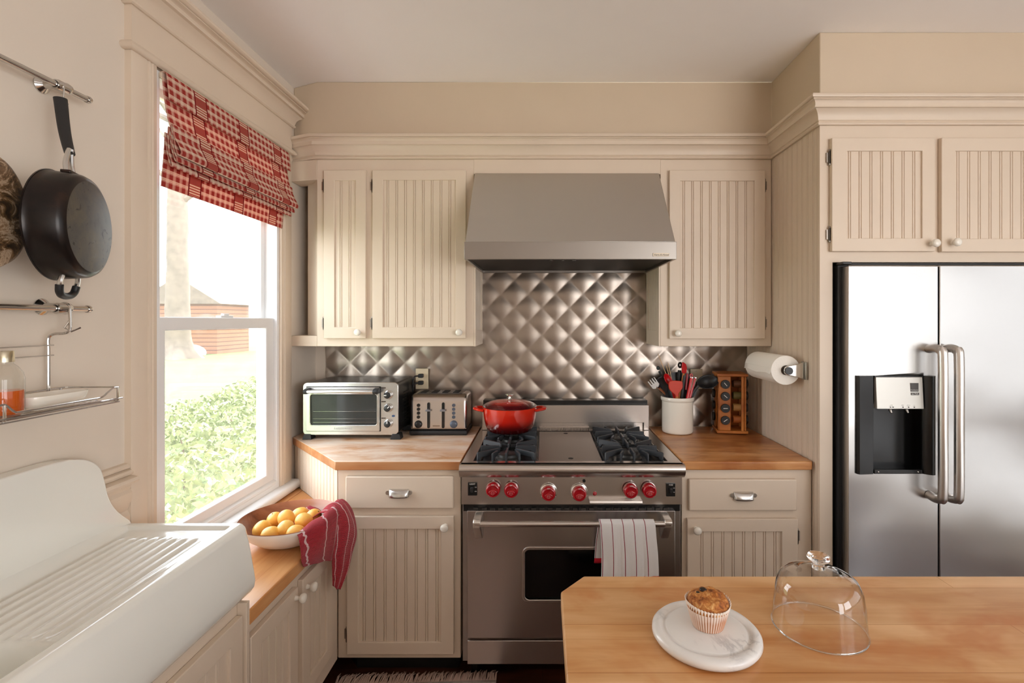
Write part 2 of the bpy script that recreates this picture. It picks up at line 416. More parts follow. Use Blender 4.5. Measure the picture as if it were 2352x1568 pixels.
# ------------------------------------------------------------------ roman shade
def plaid():
    t = NT('red plaid linen'); uv = t.n('ShaderNodeTexCoord').outputs['UV']; sp = t.n('ShaderNodeSeparateXYZ'); t.l(uv, sp.inputs[0])
    u, v = sp.outputs[0], sp.outputs[1]
    def stripe(x, pitch, duty, off=0.0):
        return t.math('LESS_THAN', t.math('FRACT', t.math('DIVIDE', t.math('ADD', x, off+10*pitch), pitch)), duty)
    a = stripe(u, .0300, .53); c = stripe(v, .0290, .54)
    th1 = stripe(v, .0290, .10, -.0205); th2 = stripe(v, .0290, .10, -.0255)
    dark, mid, pale, line = lin(178,70,62), lin(214,148,132), lin(232,200,182), lin(244,226,200)
    base = t.mix(a, t.mix(c, pale, mid), t.mix(c, mid, dark))
    base = t.mix(t.math('MULTIPLY', t.math('MAXIMUM', th1, th2), .8), base, line)
    vl = stripe(u, .0300, .07, -.0210); base = t.mix(t.math('MULTIPLY', vl, .6), base, line)
    # broad bands
    ph = t.math('FRACT', t.math('DIVIDE', t.math('ADD', u, .2555*20 - 1.739), .2555))
    band = t.math('LESS_THAN', ph, .26)
    e1 = t.math('LESS_THAN', ph, .024); e2 = t.math('MULTIPLY', t.math('GREATER_THAN', ph, .236), band)
    blk = stripe(v, .066, .40); ln = stripe(v, .0092, .42)
    bc = t.mix(blk, t.mix(ln, lin(196,104,90), line), lin(186,92,80))
    bc = t.mix(t.math('MAXIMUM', e1, e2), bc, lin(142,44,44))
    base = t.mix(band, base, bc)
    wv = t.noise(t.coord('UV', (900,900,1)), 1, 2)
    base = t.mix(.12, base, wv, 'MULTIPLY')
    d = t.n('ShaderNodeBsdfDiffuse'); d.inputs['Roughness'].default_value = .5; tl = t.n('ShaderNodeBsdfTranslucent'); mx = t.n('ShaderNodeMixShader'); mx.inputs[0].default_value = .3
    t.l(base, d.inputs[0]); t.l(t.mix(.5, base, lin(255,120,60), 'MULTIPLY'), tl.inputs[0]); t.l(d.outputs[0], mx.inputs[1]); t.l(tl.outputs[0], mx.inputs[2]); t.l(mx.outputs[0], t.out.inputs[0])
    return t.m
M['plaid'] = plaid()
S = thing('roman_shade', 'red and cream plaid fabric shade gathered in folds at the top of the window', 'window shade', (-1.21, 1.99, 1.935))
def drape(prof, y0, y1, name, sm=4, solid=.0016, wob=.0):
    pts = catmull([(x, 0, z) for x, z in prof], sm); L = [0]
    for p, q in zip(pts, pts[1:]): L.append(L[-1] + (q-p).length)
    m = MB(); n = len(pts)-1
    def fn(u, v):
        p = pts[round(v*n)]; s = wob*math.sin(u*9+v*3)*v
        return Vector((p.x + s, y0 + (y1-y0)*u, p.z))
    m.grid(40, n, fn, lambda u, v: (y0+(y1-y0)*u, -L[round(v*n)]))
    return m.build(name, M['plaid'], S, solid=solid, ang=80)
drape([(-1.232,2.302),(-1.219,2.303),(-1.213,2.295),(-1.209,2.26),(-1.205,2.225),(-1.206,2.213)], 1.614, 2.398, 'valance')
drape([(-1.226,2.285),(-1.220,2.22),(-1.208,2.15),(-1.188,2.095),(-1.172,2.062),(-1.166,2.047),(-1.168,2.036),(-1.178,2.036),(-1.188,2.07),(-1.193,2.125),(-1.197,2.128),(-1.196,2.07),(-1.182,2.022),(-1.188,2.018),(-1.199,2.06),(-1.206,2.118),(-1.210,2.118),(-1.208,2.05),(-1.196,2.005),(-1.202,2.001),(-1.213,2.05),(-1.219,2.105)], 1.614, 2.392, 'folded_panel', wob=.003)
drape([(-1.221,2.11),(-1.224,2.05),(-1.229,1.99),(-1.233,1.94),(-1.235,1.937)], 1.618, 2.372, 'hem_panel')
b = MB(); b.box(-1.2365,-1.2275,1.616,2.392,2.286,2.303); b.build('headrail', M['cream'], S)

# ------------------------------------------------------------------ outdoors
def grass():
    t = NT('lawn'); t.bsdf(Roughness=.9); v = t.coord()
    t.l(t.ramp(t.noise(v, .35, 5, .65), [(.3, lin(72,88,36)), (.55, lin(90,104,46)), (.75, lin(112,120,66))]), t.b.inputs['Base Color']); return t.m
M['grass'] = grass()
M['bark'] = paint('bark', lin(122,106,92), .9, .35, .6)
b = MB(); b.grid(30, 30, lambda u, v: Vector((-60+58.0*u, -14+64*v, -.12 + .25*max(0, v-.5) + .08*noise.noise(Vector((u*6,v*6,0))))))
struct(b.build('ground', M['grass']))
def leafm():
    t = NT('hedge leaf'); t.bsdf(Roughness=.5); v = t.coord()
    t.l(t.ramp(t.noise(v, 9, 3, .7), [(.25, lin(84,94,50)), (.5, lin(124,130,74)), (.75, lin(176,178,122))]), t.b.inputs['Base Color']); return t.m
M['leaf'] = leafm(); M['twig'] = flat('twig', lin(96,72,48), .8)
H = thing('hedge_bush', 'dense leafy green bush growing right outside the lower window pane', 'bush', (-3.2, 4.6, -.1))
b = MB(); lr = random.Random(3)
def hedge_top(x, y): return .66 + .16*noise.noise(Vector((x*1.3, y*1.3, 4))) + .10*(y-4.6)/2 - .30*max(0, -x-3.6)
for i in range(17000):
    x = -1.75 - 3.0*lr.random()**1.3; y = 2.1 + 5.4*lr.random(); top = hedge_top(x, y)
    z = top - abs(lr.gauss(0, .22)) if lr.random() < .75 else -.05 + lr.random()*(top+.05)
    s = .012 + .015*lr.random(); a = Vector((lr.gauss(0,1), lr.gauss(0,1), lr.gauss(.5,.6))).normalized()
    u = a.orthogonal().normalized(); u = Matrix.Rotation(lr.random()*6.28, 3, a) @ u; w = a.cross(u)
    c = Vector((x, y, z)); vs = [b.bm.verts.new(c + q) for q in (u*s*1.7, w*s*.75, -u*s*1.7, -w*s*.75)]; b.f(vs)
b.build('foliage', M['leaf'], H, keep=True)
for i in range(14):
    b = MB()
    x = -2.0-2.2*lr.random(); y = 2.4+4.8*lr.random(); z1 = hedge_top(x, y)-.15
    b.tube([(x,y,-.12),(x+lr.gauss(0,.05),y+lr.gauss(0,.05),z1*.5),(x+lr.gauss(0,.12),y+lr.gauss(0,.12),z1)], [.012,.009,.004], 5); b.build('stem', M['twig'], H)
def tree(x, y, r, h, label, lean=.0):
    T = thing('tree', label, 'tree', (x, y, -.12), group=None)
    m = MB(); n = 18
    def fn(u, v):
        a = 2*math.pi*u; z = -.2 + h*v; fl = 1 + 1.1*math.exp(-max(0,z+.1)*2.6)*(1+.45*math.sin(a*5+1)) + .10*noise.noise(Vector((math.cos(a)*1.5, math.sin(a)*1.5, z*1.2)))
        rr = r*fl*(1-.35*v)
        return Vector((x+rr*math.cos(a)+lean*z, y+rr*math.sin(a), z))
    m.grid(28, 40, fn, closed_u=True); m.build('trunk', M['bark'], T)
    m = MB(); q = random.Random(int(abs(x*10)))
    for i in range(9):
        a = q.random()*6.28; z0 = h*(.55+.4*q.random()); L = 1.2+1.6*q.random()
        m.tube([(x+lean*z0,y,z0),(x+lean*z0+L*.5*math.cos(a),y+L*.5*math.sin(a),z0+.5),(x+lean*z0+L*math.cos(a),y+L*math.sin(a),z0+1.3)], [r*.3,r*.2,r*.06], 7)
    m.build('branches', M['bark'], T); return T
tree(-15.3, 21.0, .46, 11, 'pale broad tree trunk with flared roots on the lawn outside')
def clap():
    t = NT('weathered boards'); t.bsdf(Roughness=.85); v = t.coord('Object')
    w = t.n('ShaderNodeTexWave'); w.wave_type = 'BANDS'; w.bands_direction = 'Z'; w.inputs['Scale'].default_value = 1.6; t.l(v, w.inputs[0])
    t.l(t.mix(t.ramp(w.outputs[0], [(.05,(1,1,1,1)),(.2,(0,0,0,1))]), lin(142,94,68), lin(92,56,40)), t.b.inputs['Base Color']); return t.m
M['board'] = clap()
T = thing('wooden_shed', 'reddish brown board shed at the far side of the lawn', 'shed', (-17.4, 25.2, -.12))
b = MB(); b.box(-19.2,-15.6,24,26.6,-.3,2.35); b.build('walls', M['board'], T)
b = MB(); b.prism([(-19.5,2.3),(-15.3,2.3),(-17.4,3.6)], 23.8, 26.8, 'xz'); b.build('roof', M['bark'], T)
b = MB()
b.grid(16, 10, lambda u, v: Vector((-16.0+.55*math.cos(6.283*u)*math.sin(3.1416*v)*(1+.2*math.sin(u*19)), 22.8+.4*math.sin(6.283*u)*math.sin(3.1416*v), .03-.34*math.cos(3.1416*v)*(1+.15*math.sin(u*13)))), closed_u=True)
tag(b.build('garden_rock', flat('rock', lin(170,168,165), .9, 0, .5, 4), merge=.0005), 'grey rock lying on the lawn beside the broad tree trunk', 'rock')

# ================================================================== CABINETS
def bead_profile(w, pitch, depth=.0042, off=0.0):
    # beadboard cross-section: (x, y) with y<0 towards the viewer
    pts = [(0, 0)]; x = off if off > .01 else pitch*.45
    while x < w - .012:
        for dx, dy in ((-.0062,0),(-.0045,depth),(-.0026,0),(-.0012,-.0006),(.0012,-.0006),(.0026,0),(.0045,depth),(.0062,0)):
            pts.append((x+dx, dy))
        x += pitch
    pts.append((w, 0)); return pts
def bead_panel(w, z0, z1, y, x0, parent, name='bead_panel', pitch=.041, thick=.008, off=0.0, Mx=None):
    pr = bead_profile(w, pitch, off=off); m = MB()
    poly = [(x0+a, y+d) for a, d in pr] + [(x0+w, y+thick), (x0, y+thick)]
    m.prism(poly, z0, z1)
    if Mx is not None: bmesh.ops.transform(m.bm, matrix=Mx, verts=m.bm.verts)
    return m.build(name, M['cream'], parent, ang=25)
def knob(parent, x, y, z, Mx=None, axis=(0,-1,0)):
    m = MB(); T = (Mx or Matrix()) @ Matrix.Translation((x, y, z)) @ rot_to((0,-1,0))
    m.lathe([(0,0),(.009,0),(.008,.004),(.006,.010),(.008,.014),(.0135,.018),(.0165,.024),(.0165,.029),(.013,.034),(.007,.036),(0,.0365)], T, 24)
    return m.build('knob', M['ceramic'], parent)
def hinge(parent, x, y, z, Mx=None):
    m = MB(); T = (Mx or Matrix()) @ Matrix.Translation((x, y, z))
    m.lathe([(0,-.026),(.0045,-.026),(.0045,.026),(0,.026)], T @ Matrix.Translation((0,-.006,0)), 10)
    k = MB(); 
    m.lathe([(0,-.033),(.003,-.033),(.0045,-.029),(.0045,.029),(.003,.033),(0,.033)], T @ Matrix.Translation((0,-.006,0)), 10)
    c = [T @ Vector((a, bb, d)) for a in (-.011,.011) for bb in (-.004,.001) for d in (-.02,.02)]
    v = [m.bm.verts.new(p) for p in c]
    for q in ((0,1,3,2),(4,6,7,5),(0,4,5,1),(2,3,7,6),(0,2,6,4),(1,5,7,3)): m.f([v[i] for i in q])
    return m.build('hinge', M['hinge'], parent)
def door(parent, x0, x1, z0, z1, ix0, ix1, iz0, iz1, y=0.0, t=.02, kn=None, hinges=None, Mx=None, pitch=.041, off=0.0):
    # overlay door: back face on plane y, front at y-t
    m = MB(); m.ring((x0,x1,z0,z1), (ix0,ix1,iz0,iz1), y-t, y-.0005)
    if Mx is not None: bmesh.ops.transform(m.bm, matrix=Mx, verts=m.bm.verts)
    d = m.build('door', M['cream'], parent, bevel=.0025)
    bead_panel(ix1-ix0+.004, iz0-.002, iz1+.002, y-t+.0085, ix0-.002, d, Mx=Mx, pitch=pitch, off=off, thick=.007)
    if kn: knob(d, kn[0], y-t, kn[1], Mx)
    for hx, hz in hinges or []: hinge(d, hx, y-.002, hz, Mx)
    return d
def cup_pull(parent, x, y, z):
    m = MB(); n = 14
    def fn(u, v):
        a = math.pi*u; s = v*math.pi/2
        xx = -.040*math.cos(a); zz = .016 - .030*(1-math.cos(s))*1.0
        e = math.sin(a)**.5 if 0 < u < 1 else 0
        return Vector((x+xx*(1 if v < .99 else 1), y - .024*math.sin(s)*e - .0005, z + .015 - .030*(1-math.cos(s))))
    m.grid(28, 10, fn); m.cyl((x-.046,y,z+.002),(x-.046,y-.006,z+.002),.008,12); m.cyl((x+.046,y,z+.002),(x+.046,y-.006,z+.002),.008,12)
    return m.build('cup_pull', M['satin'], parent, solid=.002, ang=60)
def drawer(parent, x0, x1, z0, z1, y, t=.02):
    m = MB(); m.box(x0,x1,y-t,y-.0005,z0,z1); d = m.build('drawer', M['cream'], parent, bevel=.005, seg=3)
    cup_pull(d, (x0+x1)/2, y-t, (z0+z1)/2-.001); return d

# --- wall cabinet left of the hood
C1 = thing('wall_cabinet', 'cream wall cabinet with one narrow and one wide beadboard door, left of the hood', 'cabinet', (-.72, 2.62, 1.373))
b = MB(); b.box(-1.1126,-.338,FY,2.770,1.373,2.2945); b.build('carcass', M['cream'], C1, bevel=.002)
door(C1, wx(743,2.45), wx(840,2.45), wz(777,2.45), wz(390,2.45), wx(768,2.45), wx(816,2.45), wz(751,2.45), wz(414,2.45), FY, kn=(wx(825,2.45), wz(763,2.45)), hinges=[(wx(743,2.45)-.004, wz(425,2.45)),(wx(743,2.45)-.004, wz(742,2.45))], pitch=.0435, off=.031)
door(C1, wx(855,2.45), wx(1070,2.45), wz(777,2.45), wz(390,2.45), wx(879,2.45), wx(1046,2.45), wz(751,2.45), wz(413,2.45), FY, kn=(wx(1056,2.45), wz(763,2.45)), hinges=[(wx(855,2.45)-.004, wz(425,2.45)),(wx(855,2.45)-.004, wz(742,2.45))], pitch=.0435, off=.024)
ME = Matrix.Translation((-.338, FY, 0)) @ Matrix.Rotation(R(90), 4, 'Z')
m = MB(); m.ring((0,.30,1.373,2.2),(.05,.25,1.45,2.12), -.008, -.0002); bmesh.ops.transform(m.bm, matrix=ME, verts=m.bm.verts); ep = m.build('end_panel', M['cream'], C1)
bead_panel(.204, 1.448, 2.122, -.004, .048, ep, Mx=ME, thick=.003)
# angled open end: header, back board, bottom shelf
ang_poly = [(-1.1126,FY),(-1.1126,2.56),(-1.235,2.60),(WX+.003,2.60),(WX+.003,2.503)]
b = MB(); b.prism(ang_poly, 1.373, 1.425); b.build('corner_shelf', M['cream'], C1, bevel=.002)
b = MB(); b.prism(ang_poly, 2.195, 2.2945); b.build('corner_header', M['cream'], C1, bevel=.002)
b = MB(); arc = catmull([(-1.1126,FY+.004,0),(-1.128,2.492,0),(-1.150,2.522,0),(-1.178,2.552,0),(-1.206,2.574,0)], 4)
b.prism([(p.x,p.y) for p in arc] + [(-1.200,2.590),(-1.1126,2.53)], 1.4255, 2.1945); b.build('curved_end', M['cream'], C1, ang=40)
# --- wall cabinet right of the hood
C2 = thing('wall_cabinet', 'cream wall cabinet with a single beadboard door, right of the hood', 'cabinet', (.86, 2.62, 1.373))
b = MB(); b.box(.582,FX-.003,FY,2.770,1.373,2.2945); b.build('carcass', M['cream'], C2, bevel=.002)
door(C2, wx(1538,2.45), wx(1758,2.45), wz(778,2.45), wz(390,2.45), wx(1563,2.45), wx(1733,2.45), wz(753,2.45), wz(415,2.45), FY, kn=(wx(1555,2.45), wz(765,2.45)), hinges=[(wx(1758,2.45)+.003, wz(424,2.45)),(wx(1758,2.45)+.003, wz(742,2.45))], pitch=.0435, off=.020)
ME2 = Matrix.Translation((.582, 2.77, 0)) @ Matrix.Rotation(R(-90), 4, 'Z')
m = MB(); m.ring((0,.30,1.373,2.2),(.05,.25,1.45,2.12), -.008, -.0002); bmesh.ops.transform(m.bm, matrix=ME2, verts=m.bm.verts); ep = m.build('end_panel', M['cream'], C2)
bead_panel(.204, 1.448, 2.122, -.004, .048, ep, Mx=ME2, thick=.003)
# --- tall fridge enclosure
C3 = thing('fridge_cabinet', 'tall cream cabinet surround with overhead beadboard doors enclosing the fridge', 'cabinet', (1.66, 2.4, 0))
b = MB(); b.box(FX+.003,FX+.022,2.046,2.775,0,2.2945); b.build('side_panel', M['cream'], C3)
MF = Matrix.Translation((FX+.003, 2.775, 0)) @ Matrix.Rotation(R(-90), 4, 'Z')
bead_panel(.709, .0, 2.2945, -.003, .002, C3, name='bead_side', Mx=MF, pitch=.044, thick=.003)
b = MB(); b.ring((FX,2.20,0.0005,2.2945),(1.184,2.15,.02,1.738), 2.044, 2.062); b.build('face_frame', M['cream'], C3)
b = MB(); b.box(FX+.024,2.20,2.0625,2.775,1.742,2.2940); b.build('carcass', M['cream'], C3)
b = MB(); b.box(2.152,2.20,2.0625,2.775,0.001,1.741); b.build('far_panel', M['cream'], C3)
y = 2.024
door(C3, wx(1911,y), wx(2148,y), wz(577,y), wz(316,y), wx(1946,y), wx(2119,y), wz(547,y), wz(346,y), 2.044, kn=(wx(2139,y), wz(560,y)), hinges=[(wx(1911,y)-.003, wz(359,y)),(wx(1911,y)-.003, wz(537,y))], pitch=.0435, off=.016)
door(C3, wx(2163,y), 2.045, wz(578,y), wz(316,y), wx(2195,y), 1.995, wz(548,y), wz(346,y), 2.044, kn=(wx(2187,y), wz(558,y)), hinges=[(2.048, wz(359,y)),(2.048, wz(537,y))], pitch=.0435, off=.018)
# --- base cabinets
C4 = thing('base_cabinet', 'cream base cabinet with drawer and beadboard door, left of the range, with angled beadboard end', 'cabinet', (-.6, 2.44, 0))
b = MB(); b.prism([(-.856,2.10),(-.343,2.10),(-.343,2.775),(-1.248,2.775),(-1.248,2.532)], .086, .8775); b.build('carcass', M['cream'], C4, bevel=.002)
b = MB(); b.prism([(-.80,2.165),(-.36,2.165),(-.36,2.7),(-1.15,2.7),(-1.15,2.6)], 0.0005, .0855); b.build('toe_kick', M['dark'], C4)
y = 2.08
drawer(C4, wx(793,y), wx(1041,y), wz(1168,y), wz(1094,y), 2.10)
door(C4, wx(796,y), wx(1042,y), wz(1503,y), wz(1186,y), wx(823,y), wx(1013,y), wz(1475,y), wz(1215,y), 2.10, kn=(wx(1023,y), wz(1207,y)), hinges=[(wx(796,y)-.004, .19),(wx(796,y)-.004, .60)], pitch=.0435, off=.023)
dv = Vector((-1.248+.856, 2.532-2.10, 0)); dl = dv.length; da = math.atan2(dv.y, dv.x)
MD = Matrix.Translation((-1.248, 2.532, 0)) @ Matrix.Rotation(da+math.pi, 4, 'Z')
bead_panel(dl-.004, .6755, .877, -.0045, .002, C4, name='angled_bead_end', Mx=MD, pitch=.040, thick=.004)
C5 = thing('base_cabinet', 'cream base cabinet with drawer and beadboard door, between the range and the fridge', 'cabinet', (.86, 2.44, 0))
b = MB(); b.box(.584,FX-.004,2.10,2.775,.086,.8775); b.build('carcass', M['cream'], C5, bevel=.002)
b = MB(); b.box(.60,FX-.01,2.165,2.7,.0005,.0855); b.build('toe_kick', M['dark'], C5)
drawer(C5, wx(1583,y), wx(1831,y), wz(1173,y), wz(1101,y), 2.10)
door(C5, wx(1579,y), wx(1833,y), .112, wz(1192,y), wx(1607,y), wx(1796,y), .163, wz(1221,y), 2.10, kn=(wx(1598,y), wz(1213,y)), hinges=[(wx(1833,y)+.004,.60),(wx(1833,y)+.004,.19)], pitch=.0435, off=.014)
# --- worktops
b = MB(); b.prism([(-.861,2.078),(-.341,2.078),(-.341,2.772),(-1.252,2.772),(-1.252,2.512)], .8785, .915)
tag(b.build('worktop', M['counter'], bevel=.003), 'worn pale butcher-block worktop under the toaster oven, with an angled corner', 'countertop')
b = MB(); b.prism([(.582,2.078),(1.118,2.078),(FX-.005,2.09),(FX-.005,2.772),(.582,2.772)], .8785, .915)
tag(b.build('worktop', M['counter_r'], bevel=.006, seg=3), 'orange-brown butcher-block worktop under the utensil crock, right of the range', 'countertop')
# --- bench cabinet under the window (fronts face +X)
MX = lambda xf: Matrix.Translation((xf, 0, 0)) @ Matrix.Rotation(R(90), 4, 'Z')   # local x -> world Y, local -y -> world +X
BF = -.858
C6 = thing('low_cabinet', 'low cream cabinet with two narrow beadboard doors under the window bench', 'cabinet', (-1.05, 1.76, 0))
b = MB(); b.prism([(BF,1.436),(BF,2.094),(-.875,2.108),(-1.245,2.516),(-1.245,1.436)], .085, .6285); b.build('carcass', M['cream'], C6, bevel=.002)
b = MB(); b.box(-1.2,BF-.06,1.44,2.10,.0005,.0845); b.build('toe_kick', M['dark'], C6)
door(C6, 1.440, 1.718, .165, .588, 1.492, 1.664, .218, .536, 0, Mx=MX(BF), kn=(1.700,.558), pitch=.041)
door(C6, 1.752, 2.000, .165, .592, 1.805, 1.948, .218, .540, 0, Mx=MX(BF), kn=(1.782, .553), pitch=.041)
C7 = thing('bench_worktop', 'low honey-wood worktop beneath the window holding the fruit bowl', 'countertop', (-1.05, 1.8, .63))
b = MB(); b.prism([(-1.167,1.4285),(-.835,1.4285),(-.835,2.083),(-.868,2.1125),(-1.167,2.438)], .6295, .675); b.build('board', M['bench'], C7, bevel=.004)
b = MB(); b.prism([(-1.252,1.4285),(-1.169,1.4285),(-1.169,2.44),(-1.252,2.529)], .6295, .674); b.build('back_strip', M['bench'], C7, bevel=.002)
# --- sink cabinet
SF = -.862
C8 = thing('sink_cabinet', 'cream cabinet with wide beadboard doors beneath the white drainboard sink', 'cabinet', (-1.05, .6, 0))
b = MB(); b.box(-1.245,SF,-.3,1.427,.085,.7035); b.build('carcass', M['cream'], C8, bevel=.002)
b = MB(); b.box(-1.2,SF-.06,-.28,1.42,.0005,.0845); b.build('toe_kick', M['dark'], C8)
b = MB(); b.box(SF+.0005,-.8345,1.412,1.427,.085,.7035); b.build('end_stile', M['cream'], C8, bevel=.001)
door(C8, .78, 1.408, .165, .672, .84, 1.352, .225, .615, 0, Mx=MX(SF), pitch=.041, kn=(.83,.64))
door(C8, .10, .76, .165, .672, .16, .70, .225, .615, 0, Mx=MX(SF), pitch=.041, kn=(.71,.64))
# ================================================================== SINK
SK = thing('drainboard_sink', 'large white enamel farmhouse sink with ribbed drainboard and tall backsplash', 'sink', (-1.05, .6, .706))
XF, YE, RC, ZT = -.868, 1.487, .028, .905
XB = -1.2155
def sstep(a, b, x):
    t = min(1, max(0, (x-a)/(b-a))); return t*t*(3-2*t)
def deck(x, y):
    z = ZT
    # recessed drainboard with ribs falling towards the basin
    din = min(sstep(-.900, -.918, x), sstep(1.456, 1.440, y), sstep(XB+.004, XB+.03, x))
    slope = .010 + .010*min(1, max(0, (1.44-y)/.5))
    z -= slope*din
    rib = sstep(1.405, 1.375, y)*sstep(.945, 1.0, y)*sstep(-.935, -.95, x)*sstep(-1.205, -1.185, x)
    z += .0042*rib*(math.cos(2*math.pi*(x+.94)/.0285))
    # basin
    bz = min(sstep(.955, .915, y), sstep(-.905, -.925, x), sstep(-1.212, -1.192, x), sstep(-.25, -.2, y))
    z -= .15*bz
    # cove up to the backsplash, beyond its end the deck edge simply ends
    cv = sstep(1.47, 1.40, y); d = x - XB
    if d < .028: z += cv*(.028 - math.sqrt(max(0, .028**2 - (.028-d)**2)))
    # rounded front and end edges
    r = .020
    for dd in (XF - x, YE - y):
        if dd < r: z -= r - math.sqrt(max(0, r*r - (r-dd)**2))
    return z
xs = [XB + (XF-XB)*(i/110) for i in range(111)]
ys = [-.28 + (YE-.05+.28)*(i/250) for i in range(251)] + [YE-.05+.05*(i/16) for i in range(1, 17)]
xs = xs[:-1] + [XF-.0012, XF-.0003, XF]; ys = ys[:-1] + [YE-.0012, YE-.0003, YE]
def plan(x, y):
    dx, dy = x-(XF-RC), y-(YE-RC)
    if dx > 0 and dy > 0:
        h = math.hypot(dx, dy); k = max(dx, dy)/h; return XF-RC+dx*k, YE-RC+dy*k
    return x, y
b = MB(); V = []
for yv in ys:
    row = []
    for xv in xs:
        z = deck(xv, yv) if not (xv > XF-.0001 or yv > YE-.0001) else deck(min(xv, XF), min(yv, YE))
        z = max(z, ZT-.021) if (xv > -.9 or yv > 1.46) else z
        px_, py_ = plan(xv, yv); row.append(b.bm.verts.new((px_, py_, z)))
    V.append(row)
for j in range(len(ys)-1):
    for i in range(len(xs)-1): b.f([V[j][i], V[j][i+1], V[j+1][i+1], V[j+1][i]])
# apron: follow the outer boundary down
bd = [V[j][-1] for j in range(len(ys))] + [V[-1][i] for i in range(len(xs)-2, -1, -1)]
base = [v.co.copy() for v in bd]
PRF = [(.008,.860),(.018,.815),(.027,.770),(.031,.745),(.028,.725),(.018,.711),(.004,.7065),(-.03,.7065)]
prev = bd
for o, z in PRF:
    cur = []
    for k, p in enumerate(base):
        nx = 1.0 if k < len(ys)-1 else 0.0
        if k < len(ys):      # front run, blend normal round the corner
            t = max(0, (p.y-(YE-RC))/RC); n = Vector((math.cos(t*math.pi/4), math.sin(t*math.pi/4), 0)) if t > 0 else Vector((1,0,0))
        else:
            t = max(0, (p.x-(XF-RC))/RC); n = Vector((math.sin(t*math.pi/4), math.cos(t*math.pi/4), 0)) if t > 0 else Vector((0,1,0))
        end = n.y  # the far end leans inward towards its foot
        off = o*n.x*1.0 + (-.30*(ZT-.02-z) if o > -.02 else -.09)*0
        q = p + Vector((n.x*o, n.y*(o*.2 - .22*(ZT-.02-z)), 0)); q.x = max(q.x, XB); q.z = z
        cur.append(b.bm.verts.new(q))
    for k in range(len(bd)-1): b.f([prev[k], prev[k+1], cur[k+1], cur[k]])
    prev = cur
b.build('basin', M['porcelain'], SK, ang=60)
out = [(-.28,.88),(-.28,1.146),(1.24,1.146)] + [(p.x, p.y) for p in catmull([(1.285,1.143,0),(1.335,1.128,0),(1.372,1.098,0),(1.388,1.055,0),(1.396,1.020,0),(1.410,.985,0),(1.435,.950,0),(1.470,.915,0),(1.480,.897,0)], 4)] + [(1.478,.88)]
b = MB(); b.prism(out, WX+.002, XB+.004, 'yz'); b.build('backsplash', M['porcelain'], SK, bevel=.018, seg=5, ang=60)

# ================================================================== BACKSPLASH
b = MB(); D = .152; x0, x1, z0, z1 = -1.20, FX-.001, .9155, 1.775
cx0, cz0 = wx(1182, WY), wz(644, WY)
def quilt(u, v):
    x = x0+(x1-x0)*u; z = z0+(z1-z0)*v
    p = (x-cx0)/D; q = (z-cz0)/D
    a = p+q; c = p-q; a -= math.floor(a); c -= math.floor(c)
    h = (math.sin(math.pi*a)*math.sin(math.pi*c))**.85
    return Vector((x, WY-.003-.0062*h, z))
b.grid(430, 160, quilt)
Q = tag(b.build('quilted_backsplash', M['steel_quilt'], ang=180), 'quilted stainless steel sheet with diamond pattern on the wall behind the range', 'backsplash')
# outlets
OT = thing('wall_outlet', 'beige wall outlet with two black plugs above the toaster', 'outlet', (wx(970,2.765), 2.765, wz(869,2.765)))
ox0, ox1, oz0, oz1 = wx(955,2.762), wx(984,2.762), wz(893,2.762), wz(846,2.762)
b = MB(); b.box(ox0,ox1,2.758,2.766,oz0,oz1); b.build('cover_plate', flat('outlet plate', lin(226,210,180), .4), OT, bevel=.002)
for pz in (wz(862,2.762), wz(878,2.762)):
    b = MB(); b.cyl((wx(968,2.75),2.7575,pz),(wx(968,2.75),2.742,pz),.013,14); b.build('socket', flat('socket', lin(205,188,160), .5), OT)
PL = []
for k, (pz, lab) in enumerate(((wz(862,2.74),'black plug and cord in the upper socket of the wall outlet'),(wz(878,2.74),'black plug and cord in the lower socket of the wall outlet'))):
    b = MB(); xx = wx(967,2.73); b.obox((xx,2.728,pz),(1,0,0),(0,1,0),(0,0,1),.013,.013,.010)
    o = tag(b.build('power_plug', M['blackmat'], bevel=.003), lab, 'plug')
    MW[o] = Matrix(); c = MB(); c.tube(catmull([(xx-.010,2.722,pz),(xx-.030,2.700,pz-.005),(xx-.038,2.70,pz-.05),(xx-.036,2.71,1.05),(xx-.03-.05*k,2.72,.935),(xx-.08-.1*k,2.735,.921)],5), .004, 6); c.build('cord', M['blackmat'], o)
OT2 = thing('wall_outlet', 'beige wall outlet half hidden behind the utensils', 'outlet', (wx(1600,2.765), 2.765, wz(858,2.765)))
b = MB(); b.box(wx(1586,2.762),wx(1613,2.762),2.758,2.766,wz(893,2.762),wz(847,2.762)); b.build('cover_plate', flat('outlet plate grey', lin(196,182,156), .4), OT2, bevel=.002)
b = MB(); b.cyl((wx(1599,2.757),2.7575,wz(852,2.757)),(wx(1599,2.757),2.755,wz(852,2.757)),.003,8); b.build('screw', M['hinge'], OT2)

# ================================================================== HOOD
HD = thing('range_hood', 'brushed stainless steel canopy hood above the range', 'range hood', (.119, 2.45, 1.762))
hx0, hx1 = -.335, .574
b = MB(); b.prism([(2.15,1.838),(2.452,2.2215),(2.766,2.2215),(2.766,1.838)], hx0+.003, hx1-.003, 'yz'); b.build('canopy', M['steel_hood'], HD, bevel=.003)
b = MB(); b.ring((hx0,hx1,2.142,2.766),(hx0+.012,hx1-.012,2.154,2.755),1.762,1.8375,'xy'); b.build('band', steel('hood band steel', (.36,.33,.30,1), .36, 0), HD, bevel=.0015)
b = MB(); b.box(hx0+.013,hx1-.013,2.156,2.754,1.775,1.836); b.build('shade_block', flat('dark liner', (.012,.010,.009,1), .6, 0), HD)  # black block standing in for the shaded hollow under the canopy
for k in range(3):
    b = MB(); b.cyl((.04+.05*k,2.20,1.7745),(.04+.05*k,2.20,1.764),.009,14); b.build('control_button', M['black'], HD)
